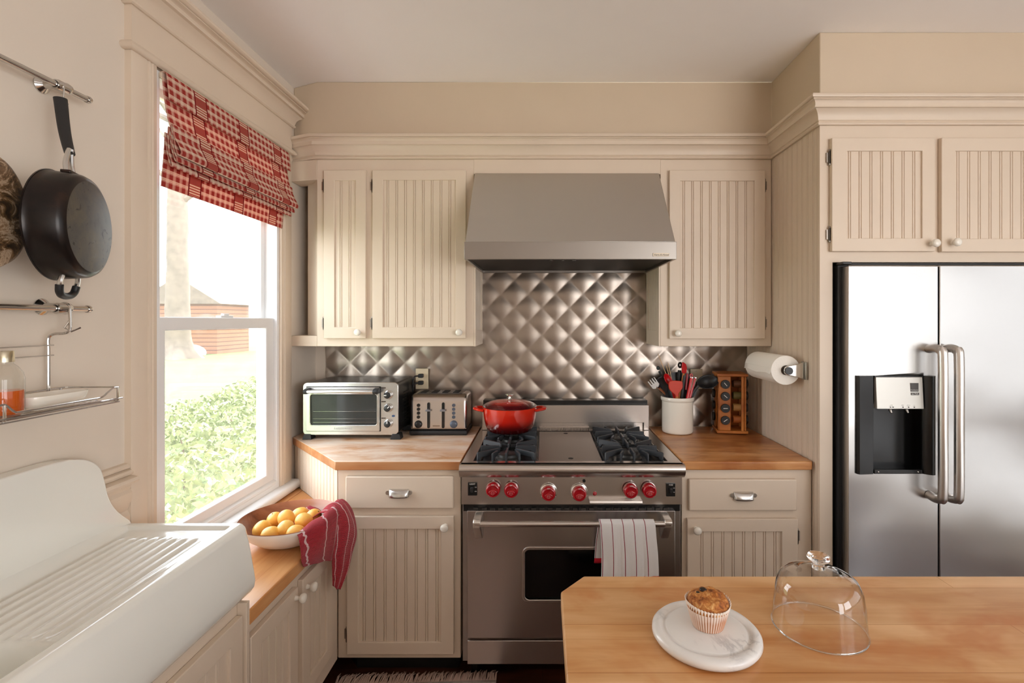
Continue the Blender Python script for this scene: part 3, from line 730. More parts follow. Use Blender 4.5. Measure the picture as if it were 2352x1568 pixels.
b = MB(); b.box(wx(1500,2.14),wx(1537,2.14),2.1385,2.1415,wz(588.5,2.14),wz(581,2.14)); bd_ = b.build('badge', flat('badge', lin(206,192,172), .35, .3), HD)
text('Vent-A-Hood', .0115, facing_cam((wx(1518.5,2.138),2.1382,wz(585,2.138))), M['blackmat'], bd_, shear=.35)

# ================================================================== RANGE
RG = thing('gas_range', 'stainless steel gas range with red knobs, griddle and oven', 'range', (.12, 2.4, .0))
rx0, rx1, rc = -.334, .575, .1205
RZ = .915
b = MB(); b.box(rx0+.003,rx1-.003,2.075,2.765,.09,.878); b.build('body', steel('range side steel', (.42,.39,.365,1), .35, 2), RG, bevel=.002)
for x in (rx0+.03, rx1-.07):
    for yy in (2.13, 2.68):
        b = MB(); b.box(x,x+.04,yy,yy+.04,.0005,.0895); b.build('foot', M['black'], RG)
# deck frame
b = MB(); b.ring((rx0,rx1,2.040,2.762),(-.288,.5215,2.088,2.672),.870,RZ,'xy'); b.build('deck_frame', M['steel'], RG, bevel=.0015)
# bullnose
bn = [(2.060,RZ)] + [(2.040-.018*math.sin(t), .893+.022*math.cos(t)) for t in [R(a) for a in (0,15,30,45,60,75,90,105,120)]] + [(2.030,.872),(2.040,.862),(2.060,.860)]
b = MB(); b.prism(bn, rx0-.004, rx1+.004, 'yz'); b.build('bullnose', M['steel'], RG, ang=30)
# control panel
b = MB(); pz0, pz1 = wz(1158,2.058), .8585
b.prism([(2.078,pz0),(2.058,pz0),(2.058,pz0+.004),(2.060,pz1),(2.078,pz1)], rx0+.001, rx1-.001, 'yz'); CP = b.build('control_panel', M['steel'], RG, ang=30)
def rknob(px, py, big):
    x, z = wx(px, 2.03), wz(py, 2.03); T = Matrix.Translation((x, 2.0585, z)) @ rot_to((0,-1,0))
    m = MB()
    if big: m.lathe([(0,0),(.036,0),(.036,.006),(.034,.010),(.028,.012),(.028,.002)], T, 36); m.build('bezel', M['chrome'], CP)
    else: m.lathe([(0,0),(.027,0),(.027,.006),(.022,.008),(.02,.002)], T, 32); m.build('bezel', M['blackmat'], CP)
    m = MB(); q = .009 if big else .007
    m.lathe([(0,q),(.0305,q),(.0310,q+.004),(.0290,q+.020),(.0270,q+.026),(.0245,q+.0285),(.022,q+.029),(.0205,q+.0265),(.017,q+.0245),(0,q+.0240)], T, 40)
    k = m.build('knob', M['red'], CP, ang=50)
    g = MB(); yy = 2.0585-q-.0250
    g.prism([(x-.017,z-.004),(x-.006,z+.0035),(x,z+.0045),(x+.006,z+.0035),(x+.017,z-.004),(x+.014,z-.013),(x+.006,z-.017),(x-.006,z-.017),(x-.014,z-.013)], yy-.0055, yy+.003, 'xz')
    g.build('grip', M['red'], CP, bevel=.0025, seg=3)
    text('OFF', .0062, facing_cam((x, 2.0585-q-.0292, z+.0242)), flat('off mark', (.8,.75,.72,1), .5) if 'off' not in M else M['off'], CP)
    g = MB(); g.lathe([(.0062,0),(.0070,0),(.0070,.0006),(.0062,.0006)], Matrix.Translation((x,yy-.0056,z-.008)) @ rot_to((0,-1,0)), 24); g.build('emblem', flat('emblem', (.75,.35,.33,1), .4) if 'emb' not in M else M['emb'], CP)
    text('WOLF', .0042, facing_cam((x, yy-.0060, z-.008)), M['emb'] if 'emb' in M else M['chrome'], CP)
M['off'] = flat('off mark', (.8,.75,.72,1), .5); M['emb'] = flat('emblem', (.62,.22,.22,1), .4)
for p in ((1132,1126,0),(1174,1127,0),(1260,1134,1),(1331,1134.5,1),(1449.5,1128.5,0),(1492.5,1127.5,0)): rknob(*p)
M['mark'] = flat('panel mark', (.8,.78,.75,1), .5)
for px_, pxs in ((1133,1),(1174,2),(1450,3),(1492,4)):
    m = MB(); x, z = wx(px_,2.058), wz(1104,2.058); m.box(x-.001,x+.001,2.0570,2.0582,z-.004,z+.004); m.box(x-.005,x+.005,2.0570,2.0582,z-.0005,z+.0005); m.build('panel_mark', M['mark'], CP)
for px_, pyy in ((1260,1110),(1331,1110)):
    m = MB(); x, z = wx(px_,2.058), wz(pyy,2.058); m.box(x-.0008,x+.0008,2.0570,2.0582,z-.005,z+.005); m.build('panel_mark', M['mark'], CP)
def rswitch(px0, px1, py0, py1, word):
    x0, x1, z0, z1 = wx(px0,2.058), wx(px1,2.058), wz(py1,2.058), wz(py0,2.058); xm = (x0+x1)/2; zm = (z0+z1)/2
    m = MB(); m.box(x0,x1,2.0535,2.0582,z0,z1); s = m.build('switch', M['black'], CP, bevel=.001)
    m = MB(); m.obox((xm-.001,2.0515,zm-.002),(1,0,0),(0,1,.18),(0,-.18,1),.0065,.004,.011); m.build('rocker', M['blackmat'], s, bevel=.003)
    text(word, .0085, facing_cam((xm,2.0533,z1-.0055)), M['mark'], s)
    text('ON' if word == 'LIGHT' else 'LO', .005, facing_cam((x1-.0055,2.0533,zm+.008)), M['mark'], s)
    text('OFF' if word == 'LIGHT' else 'HI', .005, facing_cam((x1-.0055,2.0533,zm-.009)), M['mark'], s)
rswitch(1075,1096,1107.5,1137,'LIGHT'); rswitch(1530,1550.5,1109.5,1139,'FAN')
b = MB(); b.cyl((wx(1341.5,2.058),2.0585,wz(1104,2.058)),(wx(1341.5,2.058),2.0565,wz(1104,2.058)),.0065,18); b.build('ignition_port', M['black'], CP)
b = MB(); b.lathe([(0,0),(.0085,0),(.0085,.002),(.0065,.004),(.004,.0075),(0,.009)], Matrix.Translation((wx(1366,2.058),2.0585,wz(1133,2.058))) @ rot_to((0,-1,0)), 20); b.build('indicator_light', M['red'], CP)
M['tray'] = flat('bright steel', (.80,.76,.71,1), .35, 1)
# drip tray with pull lip under the panel
b = MB(); tx0, tx1 = wx(1354,2.03), wx(1476,2.03)
b.prism([(2.060,wz(1150,2.04)),(2.030,wz(1150,2.03)+.001),(2.026,wz(1155,2.03)),(2.030,wz(1157,2.03)),(2.058,wz(1158,2.03)-.001)], tx0, tx1, 'yz'); b.build('tray_pull', M['tray'], RG, bevel=.0015)
# oven door
b = MB(); b.box(rx0+.008,rx1-.008,2.064,2.0745,.715,pz0-.001); b.build('vent_gap', M['black'], RG)
b = MB(); vx = rx0+.05
while vx < rx1-.05: b.box(vx,vx+.020,2.058,2.0638,.722,.730); vx += .034
b.build('vent_slats', flat('vent slat', (.06,.055,.05,1), .4, .7), RG)
dx0, dx1, dz0, dz1 = wx(1073,2.045), wx(1551,2.045), wz(1465,2.045), wz(1173,2.045)
wx0, wx1_, wz0_, wz1_ = wx(1206,2.045), wx(1420,2.045), wz(1376,2.045), wz(1262,2.045)
b = MB(); b.ring((dx0,dx1,dz0,dz1),(wx0-.002,wx1_+.002,wz0_-.002,wz1_+.002),2.045,2.0735); OD = b.build('oven_door', steel('door steel', (.50,.455,.43,1), .27, 2), RG, bevel=.002)
b = MB(); b.oring(rrect(wx0-.013,wx1_+.013,wz0_-.013,wz1_+.013,.030,6),rrect(wx0,wx1_,wz0_,wz1_,.018,6),2.0405,2.0449); b.build('window_trim', M['steel'], OD, bevel=.003)
b = MB(); b.box(wx0,wx1_,2.052,2.057,wz0_,wz1_); b.build('oven_window', flat('oven glass', (.003,.003,.003,1), .08), OD)
HY, HZ = 1.972, wz(1203,1.972)
b = MB(); b.cyl((wx(1092,HY),HY,HZ),(wx(1540,HY),HY,HZ),.0115,20); HB_ = b.build('handle', M['steel'], OD)
for px_ in (1089, 1541):
    s = 1 if px_ < 1300 else -1; xx = wx(px_,HY)
    b = MB(); b.prism([(2.0445,HZ+.020),(2.0445,HZ-.085),(2.030,HZ-.082),(1.985,HZ-.030),(1.962,HZ-.012),(1.960,HZ+.010),(1.972,HZ+.018)], xx-.004, xx+.026, 'yz') if s > 0 else b.prism([(2.0445,HZ+.020),(2.0445,HZ-.085),(2.030,HZ-.082),(1.985,HZ-.030),(1.962,HZ-.012),(1.960,HZ+.010),(1.972,HZ+.018)], xx-.026, xx+.004, 'yz')
    b.build('handle_bracket', M['tray'], OD, bevel=.003)
b = MB(); b.box(dx0,dx1,2.050,2.0735,wz(1525,2.05),wz(1471,2.05)); b.build('kick_panel', M['steel'], RG, bevel=.002)
# backguard
b = MB(); gx0, gx1 = wx(1107,2.668), wx(1491,2.668)
b.prism([(gx0,RZ+.0005),(gx0,1.049),(gx1,1.049),(gx1,RZ+.0005),(gx1-.028,RZ+.0005),(gx1-.028,.955),(gx0+.028,.955),(gx0+.028,RZ+.0005)], 2.672, 2.764, 'xz'); b.build('backguard', M['steel'], RG, bevel=.002)
b = MB(); b.box(gx0+.003,gx1-.003,2.700,2.764,1.0495,1.070); b.build('backguard_cap', M['black'], RG)
b = MB(); b.box(gx0+.0285,gx1-.0285,2.690,2.7635,RZ+.0005,.9545); b.build('backguard_recess', M['steel'], RG)
# griddle
b = MB(); b.box(-.018,.251,2.086,2.645,.880,RZ-.001); GD = b.build('griddle', M['griddle'], RG, bevel=.003)
for yy in (2.13, 2.60):
    b = MB(); b.lathe([(0,0),(.011,0),(.011,.001),(0,.001)], Matrix.Translation((wx(1311,2.13),yy,RZ-.0012)), 20); b.build('griddle_hole', M['dark'], GD)
b = MB(); gv = .0
for k in range(34):
    xx = -.012+.2575*k/33; b.box(xx-.002,xx+.002,2.655,2.675,RZ-.005,RZ+.018)
b.box(-.016,.2495,2.676,2.6895,RZ-.02,RZ+.016); b.build('griddle_vent', M['steel'], RG)
# burner trays, burners and grates
def grate(cx, cy, parent):
    m = MB(); h0, h1 = RZ-.004, RZ+.030; S_, T_ = .122, .0042
    def fin(p, q, top=h1, th=T_, lowq=0.0):
        p, q = Vector((p[0], p[1], 0)), Vector((q[0], q[1], 0)); d = (q-p); L = d.length; d.normalize(); nn = Vector((-d.y, d.x, 0))
        prof = [(0,h0),(0,top-.004),(.004,top),(L-.006,top),(L,top-.006),(L,top-.020),(L-.03,h0+.012),(.02,h0+.012),(.014,h0)]
        A = [m.bm.verts.new(p+d*a+nn*th+Vector((0,0,z))) for a, z in prof]; B_ = [m.bm.verts.new(p+d*a-nn*th+Vector((0,0,z))) for a, z in prof]
        m.f(A); m.f(B_[::-1])
        for k in range(len(prof)): w = (k+1) % len(prof); m.f([A[k],B_[k],B_[w],A[w]])
    for a, rr in ((0,.034),(180,.034),(90,.03),(270,.03)):
        ca, sa = math.cos(R(a)), math.sin(R(a)); fin((cx+ca*S_,cy+sa*S_*1.05),(cx+ca*rr,cy+sa*rr))
    for sx_ in (-1,1):
        for sy_ in (-1,1):
            fin((cx+sx_*S_,cy+sy_*S_*.98),(cx+sx_*.034,cy+sy_*.044))
            fin((cx+sx_*.058,cy+sy_*S_*1.05),(cx+sx_*.040,cy+sy_*.072), h1-.002, .0036)
    m.ring((cx-S_-.004,cx+S_+.004,cy-S_*1.07-.003,cy+S_*1.07+.003),(cx-S_+.002,cx+S_-.002,cy-S_*1.07+.003,cy+S_*1.07-.003),h0-.008,h0+.001,'xy')
    return m.build('grate', M['iron'], parent, bevel=.0015)
for tx0_, tx1__ in ((-.287,-.019),(.252,.5205)):
    b = MB(); b.box(tx0_,tx1__,2.089,2.671,.872,.884); TR = b.build('burner_tray', M['black'], RG)
    cx = (tx0_+tx1__)/2
    for cy in (2.228, 2.512):
        b = MB(); b.lathe([(0,.8845),(.058,.8845),(.056,.893),(.048,.899),(.046,.909),(.036,.914),(.014,.915),(0,.915)], Matrix.Translation((cx,cy,0)), 36); b.build('burner', flat('burner', (.05,.048,.046,1), .4, .5) if 'burner' not in M else M['burner'], RG)
        grate(cx, cy, RG)

# ================================================================== DUTCH OVEN
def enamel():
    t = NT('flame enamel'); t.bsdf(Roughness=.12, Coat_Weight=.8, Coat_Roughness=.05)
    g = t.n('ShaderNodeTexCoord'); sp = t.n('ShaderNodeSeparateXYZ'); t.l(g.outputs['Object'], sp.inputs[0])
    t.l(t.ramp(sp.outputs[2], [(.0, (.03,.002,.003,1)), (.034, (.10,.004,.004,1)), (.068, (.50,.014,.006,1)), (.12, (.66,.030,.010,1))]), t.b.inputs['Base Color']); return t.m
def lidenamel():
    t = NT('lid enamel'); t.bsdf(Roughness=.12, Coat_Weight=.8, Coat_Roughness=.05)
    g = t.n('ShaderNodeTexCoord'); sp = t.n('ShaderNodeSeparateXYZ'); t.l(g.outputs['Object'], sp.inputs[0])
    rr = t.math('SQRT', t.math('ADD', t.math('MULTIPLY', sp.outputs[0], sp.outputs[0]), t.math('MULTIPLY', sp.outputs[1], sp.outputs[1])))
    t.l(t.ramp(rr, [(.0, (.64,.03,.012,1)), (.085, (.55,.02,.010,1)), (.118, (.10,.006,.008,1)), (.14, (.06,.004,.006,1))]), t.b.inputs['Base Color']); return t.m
M['enamel'] = enamel(); M['lid'] = lidenamel()
pcx, pcy, pz = wx(1171,2.525), 2.525, RZ+.0305
DO = thing('dutch_oven', 'red enamelled round cast-iron pot with a lid on the back left burner', 'pot', (pcx, pcy, pz))
b = MB(); b.lathe([(0,0),(.096,0),(.110,.006),(.122,.030),(.130,.070),(.134,.108),(.1355,.124),(.131,.124),(.128,.105),(.118,.03),(.10,.010),(0,.008)], None, 56); b.build('pot_body', M['enamel'], DO, local=True, ang=50)
for s in (-1, 1):
    b = MB(); b.tube(catmull([(s*.128,-.042,.108),(s*.152,-.040,.112),(s*.172,-.022,.114),(s*.176,0,.114),(s*.172,.022,.114),(s*.152,.040,.112),(s*.128,.042,.108)],5), .0075, 10, flat=.010); b.build('side_handle', flat('handle enamel', (.62,.022,.008,1), .14), DO, local=True)
b = MB(); b.lathe([(0,.156),(.030,.1555),(.075,.151),(.105,.144),(.124,.136),(.134,.129),(.1365,.1255),(.133,.1245),(.10,.138),(0,.15)], None, 56); LD = b.build('lid', M['lid'], DO, local=True, ang=50)
b = MB(); b.lathe([(0,.155),(.014,.1555),(.010,.159),(.007,.166),(.0075,.174),(.016,.178),(.022,.181),(.022,.184),(.012,.187),(0,.1875)], None, 28); b.build('lid_knob', M['chrome'], LD, local=True)
# ================================================================== TOASTER OVEN
y = 2.462; tx0, tx1 = wx(695,y), wx(915,y); tz0, tz1 = wz(999,y), wz(878,y)
TO = thing('toaster_oven', 'black toaster oven with silver front and glass door in the left corner of the worktop', 'toaster oven', ((tx0+tx1)/2, 2.6, .9155))
b = MB(); b.prism(rrect(tx0+.006,tx1-.004,tz0+.004,tz1-.003,.016), y+.012, 2.745, 'xz'); b.build('shell', flat('oven shell', (.012,.012,.012,1), .3), TO, bevel=.002, ang=30)
b = MB()
for k in range(9):
    for r_ in range(2): b.box(tx1-.0045,tx1-.003,y+.10+.055*r_,y+.145+.055*r_,tz0+.05+.018*k,tz0+.056+.018*k)
b.build('vents', M['dark'], TO)
dx = wx(873,y)  # right edge of door
b = MB(); m_o = rrect(tx0,tx1,tz0,tz1,.022)
b.prism(m_o, y, y+.0118, 'xz'); b.build('front_frame', M['satin'], TO, bevel=.003, ang=30)
gx0, gx1, gz0, gz1 = wx(713,y-.01), wx(866,y-.01), wz(976,y-.01), wz(905,y-.01)
dx0_, dx1_, dz0_, dz1_ = wx(703,y-.01), wx(872,y-.01), wz(990,y-.01), wz(889,y-.01)
b = MB(); b.box(dx0_-.003,dx1_+.003,y-.0012,y-.0002,dz0_-.003,dz1_+.003); b.build('door_gap', M['black'], TO)
b = MB(); b.oring(rrect(dx0_,dx1_,dz0_,dz1_,.006),rrect(gx0,gx1,gz0,gz1,.012),y-.012,y-.0015); DR = b.build('glass_door', M['satin'], TO, bevel=.002)
b = MB(); b.oring(rrect(gx0-.004,gx1+.004,gz0-.004,gz1+.004,.015),rrect(gx0,gx1,gz0,gz1,.012),y-.0145,y-.0122); b.build('glass_trim', M['chrome'], DR, bevel=.001)
b = MB(); b.box(gx0,gx1,y-.004,y-.002,gz0,gz1); b.build('oven_interior', flat('oven interior', (.035,.037,.036,1), .35), DR)
for zz, th in ((wz(944,y),.0012),(wz(961,y),.001),(wz(969,y),.0015)):
    b = MB(); b.cyl((gx0+.012,y-.0055,zz),(gx1-.006,y-.0055,zz),th,6); b.build('rack_wire', M['wire'], DR)
b = MB(); b.box(gx0,gx1,y-.0095,y-.0085,gz0,gz1); b.build('door_glass', M['oveng'], DR)
hz_ = wz(899,y-.04)
b = MB(); b.cyl((wx(704,y-.045),y-.045,hz_),(wx(858,y-.045),y-.045,hz_),.0085,16); b.build('door_handle', M['satin'], DR)
for p0, p1 in ((wx(697,y-.045),wx(706,y-.045)),(wx(856,y-.045),wx(868,y-.045))):
    b = MB(); b.prism([(y-.0122,hz_+.016),(y-.0122,hz_-.012),(y-.050,hz_-.012),(y-.056,hz_),(y-.050,hz_+.010)], p0, p1, 'yz'); b.build('handle_mount', M['blackmat'], DR, bevel=.003)
text('FARBERWARE', .0135, facing_cam((wx(788,y-.012),y-.0122,wz(984,y-.012))), flat('etched', (.36,.34,.32,1), .6, .0), DR, sx=1.05)
for py_, ang_ in ((907,90),(937,-45),(973,0)):
    x, z = wx(891,y-.01), wz(py_,y-.01); T = Matrix.Translation((x,y-.0002,z)) @ rot_to((0,-1,0))
    b = MB(); b.lathe([(0,0),(.0215,0),(.0215,.004),(.019,.006),(.0185,.020),(.0165,.0215),(.016,.018),(0,.018)], T, 32); kb = b.build('dial', M['satin'], TO, ang=40)
    b = MB(); b.lathe([(0,.0182),(.0155,.0182),(.0150,.024),(.013,.0255),(0,.0256)], T, 28); b.build('dial_cap', M['blackmat'], kb)
    d = Vector((-math.sin(R(ang_)), 0, math.cos(R(ang_)))); b = MB(); b.obox(Vector((x,y-.026,z))+d*.009, d, (0,1,0), d.cross(Vector((0,1,0))), .006, .0008, .002); b.build('pointer', M['mark'], kb)
for py_ in (890.5, 922, 960):
    b = MB(); b.box(wx(876,y),wx(886,y),y-.0008,y-.0001,wz(py_+1.3,y),wz(py_-1.3,y)); b.build('dial_caption', flat('caption', (.05,.03,.02,1), .5) if 'cap' not in M else M['cap'], TO)
b = MB(); b.lathe([(0,0),(.008,0),(.008,.0008),(0,.0008)], Matrix.Translation((wx(903.5,y),y-.0001,wz(955,y))) @ rot_to((0,-1,0)) @ Matrix.Diagonal((1,.65,1,1)), 20); b.build('round_badge', flat('blue badge', (.03,.07,.16,1), .3), TO)
for fx0, fx1 in ((tx0-.002,tx0+.045),(tx1-.040,tx1+.012)):
    for yy in (y-.004, 2.67):
        b = MB(); b.prism([(fx0,.9157),(fx1,.9157),(fx1-.006,tz0+.006),(fx0+.010,tz0+.006)], yy, yy+.05, 'xz'); b.build('foot', M['blackmat'], TO, bevel=.002)

# ================================================================== TOASTER
y = 2.552; ax0, ax1 = wx(941,y), wx(1068,y); az0, az1 = .9157, wz(906,y)
TS = thing('toaster', 'brushed steel four-slice toaster between the toaster oven and the red pot', 'toaster', ((ax0+ax1)/2, 2.64, .9155))
b = MB(); b.box(ax0-.002,ax1+.012,y-.006,2.735,az0,az0+.024); b.build('base', M['blackmat'], TS, bevel=.008, seg=3)
zz0 = az0+.0245
prof = [(y,zz0),(y+.004,az1-.040),(y+.009,az1-.020),(y+.022,az1-.004),(y+.04,az1),(2.70,az1),(2.718,az1-.006),(2.727,az1-.03),(2.73,zz0)]
b = MB(); b.prism(prof, ax0+.002, ax1+.008, 'yz'); SH = b.build('shell', steel('toaster steel', (.60,.54,.50,1), .27, 2), TS, bevel=.014, seg=4, ang=40)
b = MB(); b.box(ax0+.03,ax1-.02,y+.036,2.705,az1+.0002,az1+.002); b.build('top_plate', steel('toaster top', (.22,.2,.19,1), .3, 1), SH)
for k in range(4):
    xs_ = ax0+.043+.056*k; b = MB(); b.box(xs_,xs_+.030,y+.05,2.69,az1+.0021,az1+.0045); b.build('slot', M['dark'], SH)
for px_ in (984.5, 1018):
    x = wx(px_,y); b = MB(); b.prism(rrect(x-.007,x+.007,wz(983,y),wz(924,y),.0068), y-.003, y+.010, 'xz'); b.build('lever_slot', M['black'], SH)
    b = MB(); b.cyl((x,y+.004,wz(941,y)),(x,y-.016,wz(941,y)),.006,12); b.box(x-.013,x+.013,y-.020,y-.012,wz(943.5,y),wz(939,y)); b.build('lever', flat('lever', (.25,.25,.27,1), .3, .6) if 'lev' not in M else M['lev'], TS, bevel=.002)
for px_, mm in ((961,M['black']),(1042,flat('blue grey button', (.10,.12,.16,1), .3, .5))):
    for py_ in (930.5, 939.5, 948.5, 957.5):
        b = MB(); b.cyl((wx(px_,y),y+.008,wz(py_,y)),(wx(px_,y),y-.0015,wz(py_,y)),.0085,18); b.build('button', mm, SH)
    b = MB(); b.lathe([(0,-.008),(.0195,-.008),(.0195,.002),(.018,.004),(.016,.0045),(.0155,.012),(.013,.0135),(0,.0135)], Matrix.Translation((wx(px_,y),y-.0005,wz(974,y))) @ rot_to((0,-1,0)), 28); b.build('browning_dial', mm, SH)
b = MB(); b.box(wx(994,y),wx(1010,y),y-.0016,y+.004,wz(978.8,y),wz(976.8,y)); b.build('brand_mark', flat('mark brown', (.16,.10,.06,1), .5), SH)

# ================================================================== CROCK AND UTENSILS
kx, ky = wx(1556,2.625), 2.625
CK = thing('utensil_crock', 'white ceramic crock full of cooking utensils on the right worktop', 'crock', (kx, ky, .9155))
b = MB(); b.lathe([(0,.0005),(.070,.0005),(.077,.004),(.0795,.012),(.0795,.165),(.0835,.168),(.0855,.174),(.0855,.184),(.083,.188),(.077,.188),(.0745,.184),(.0745,.014),(0,.010)], None, 48); b.build('crock_body', M['ceramic'], CK, local=True, ang=50)
UG = 'utensils in the white crock'
BLK = M['blackmat']; ORG = flat('orange red silicone', lin(204,62,40), .45); RED = flat('red silicone', lin(196,14,22), .3); BEECH = flat('beech', lin(190,120,62), .5)
BOT = lambda dx, dy=0: (kx+dx, ky+dy, .932)
def handle(m, p, q, r=.006, fl=None): m.tube([p, (Vector(p)+Vector(q))/2, q], r, 8, flat=fl)
def blade(m, c, up, w, outline, th):
    # flat blade: outline in (across, along) metres about c
    c = Vector(c); up = Vector(up).normalized(); side = Vector(w).normalized(); side = (side - up*side.dot(up)).normalized(); n = side.cross(up)
    A = [m.bm.verts.new(c+side*a+up*d+n*th) for a, d in outline]; B_ = [m.bm.verts.new(c+side*a+up*d-n*th) for a, d in outline]
    m.f(A); m.f(B_[::-1])
    for k in range(len(outline)): q = (k+1) % len(outline); m.f([A[k],B_[k],B_[q],A[q]])
# orange silicone spatula, in front
U = thing('silicone_spatula', 'orange-red silicone spatula with broad flat head at the front of the crock', 'spatula', (kx, ky, .93), group=None)
c = at(1552.5, 889, 2.565); bt = Vector(BOT(.0,-.045)); up = (c-bt).normalized()
b = MB(); ol = catmull([(-.005,-.052,0),(-.010,-.036,0),(-.030,-.016,0),(-.038,.004,0),(-.036,.024,0),(-.030,.034,0),(-.010,.036,0),(.012,.032,0),(.034,.026,0),(.036,.012,0),(.032,-.010,0),(.012,-.030,0),(.008,-.052,0)], 3)
blade(b, c, up, (1,.12,0), [(p.x,p.y) for p in ol], .005); b.build('head', ORG, U, bevel=.002)
b = MB(); handle(b, bt, c-up*.048, .007); b.build('handle', BEECH, U)
# deep red spoon, left of it
U = thing('spoon', 'glossy red deep spoon leaning left in the crock', 'spoon', (kx, ky, .93))
c = at(1536, 872, 2.60); bt = Vector(BOT(.035,-.02)); up = (c-bt).normalized()
def spoonbowl(m, c, up, facing, L, w, d, n=12):
    up = Vector(up).normalized(); f_ = Vector(facing).normalized(); f_ = (f_-up*f_.dot(up)).normalized(); s_ = up.cross(f_)
    def fn(u, v):
        a = 2*math.pi*u; rr = v; return Vector(c) + up*(L*rr*math.sin(a)) + s_*(w*rr*math.cos(a)) - f_*(d*(1-rr*rr))
    m.grid(24, 8, fn, closed_u=True)
b = MB(); spoonbowl(b, c, up+Vector((-.5,0,.3)), (.6,-.9,.35), .036, .024, .016); b.build('bowl', RED, U, solid=.003, merge=.0003)
b = MB(); handle(b, bt, c-up*.02, .006); b.build('handle', RED, U)
# wide black turner behind
U = thing('wok_turner', 'wide black nylon turner with arched edge at the back of the crock', 'turner', (kx, ky, .93))
c = at(1560, 893, 2.66); bt = Vector(BOT(0,.03)); b = MB()
ol = [(-.088,-.03)] + [(.098*math.cos(a), .070*math.sin(a)+.02) for a in [R(180-12*k) for k in range(16)]] + [(.088,-.03),(.02,-.09),(-.02,-.09)]
blade(b, c, (0,.1,1), (1,0,0), ol, .003); b.build('blade', BLK, U)
b = MB(); handle(b, bt, c-Vector((0,0,.08)), .008); b.build('handle', BLK, U)
# black handle with a hole
U = thing('slotted_spoon', 'black upright handle with a hanging hole, tallest in the crock', 'spoon', (kx, ky, .93))
c = at(1562, 838, 2.645); b = MB()
ring = MB(); 
b.tube([Vector(BOT(.01,.02)), at(1560,900,2.645), at(1560,862,2.645), at(1561,850,2.645)], [.006,.007,.011,.010], 10, flat=[.006,.006,.007,.007])
b.tube([c + Vector((.0075*math.cos(a), 0, .0115*math.sin(a))) for a in [2*math.pi*k/18 for k in range(18)]], .0055, 8, closed=True)
b.build('handle', BLK, U)
# red spatula with wooden handle, upright
U = thing('silicone_scraper', 'narrow red scraper head upright beside the black handle', 'spatula', (kx, ky, .93))
c = at(1571, 843, 2.62); bt = Vector(BOT(-.02,0)); up = Vector((.14,0,1)).normalized(); b = MB()
blade(b, c, (0.05,0,1), (1,.3,0), [(-.010,-.030),(-.013,0),(-.012,.024),(-.006,.026),(.010,.016),(.016,-.004),(.014,-.028),(.006,-.034)], .005); b.build('head', RED, U, bevel=.002)
b = MB(); handle(b, bt, at(1570.5,857,2.62), .006, .005); b.build('handle', BEECH, U)
# red tongs with steel edges
U = thing('tongs', 'red-handled steel tongs standing right of the orange spatula', 'tongs', (kx, ky, .93))
for dx_, nm in ((0,'arm'),(.016,'arm')):
    b = MB(); handle(b, BOT(.015+dx_*.3,-.035), at(1590+dx_*500,866,2.60+dx_), .0095, .004); b.build(nm, M['satin'], U)
    b = MB(); handle(b, at(1578+dx_*300,918,2.572+dx_), at(1588+dx_*500,868,2.592+dx_), .0075, .0042); b.build('grip', RED, U)
b = MB(); b.tube([at(1588,862,2.60)+Vector((.006*math.cos(a),.002,.008*math.sin(a))) for a in [2*math.pi*k/14 for k in range(14)]], .0028, 6, closed=True); b.build('hanging_loop', RED, U)
# dark spatula with red trim
U = thing('serving_spoon', 'slim black and red serving handle between the spatula and the tongs', 'spoon', (kx, ky, .93))
b = MB(); handle(b, BOT(.0,-.02), at(1573,862,2.615), .009, .005); b.build('handle', BLK, U)
b = MB(); handle(b, at(1576,895,2.595), at(1579,858,2.61), .006, .0035); b.build('red_inlay', flat('dark red', lin(140,10,22), .3), U)
# big black ladle to the right
U = thing('ladle', 'large black ladle hanging over the right rim of the crock', 'ladle', (kx, ky, .93))
c = at(1626, 876, 2.60); b = MB(); spoonbowl(b, c, (.95,0,.25), (.15,-.75,.65), .056, .040, .032); b.build('bowl', BLK, U, solid=.003, merge=.0003)
b = MB(); b.tube(catmull([BOT(.01,-.01), at(1585,920,2.60), at(1592,900,2.60), at(1604,886,2.60)], 5), .008, 8, flat=.006); b.build('handle', BLK, U)
# steel fork masher on the left
U = thing('serving_fork', 'broad steel serving fork with brown handle leaning out to the left', 'fork', (kx, ky, .93))
c = at(1503, 882, 2.60); bt = Vector(BOT(.035,.0)); up = (at(1497,868,2.60)-at(1512,888,2.60)).normalized(); b = MB()
ol = [(-.010,-.022),(-.021,-.014),(-.021,.030),(-.016,.032),(-.014,.004),(-.010,.004),(-.008,.032),(-.003,.032),(-.001,.004),(.003,.004),(.005,.032),(.010,.032),(.012,.004),(.016,.004),(.018,.031),(.022,.029),(.021,-.014),(.010,-.022)]
blade(b, c, up, (1,0,.4), ol, .001); b.build('tines', flat('fork steel', (.42,.40,.38,1), .5, 1), U)
b = MB(); handle(b, bt, at(1530,908,2.612), .005); handle(b, at(1530,908,2.612), c-up*.018, .0035); b.build('shaft', M['satin'], U)
b = MB(); handle(b, at(1529,906,2.612), at(1514,891,2.604), .0065); b.build('grip', flat('brown grip', lin(128,76,44), .4), U)
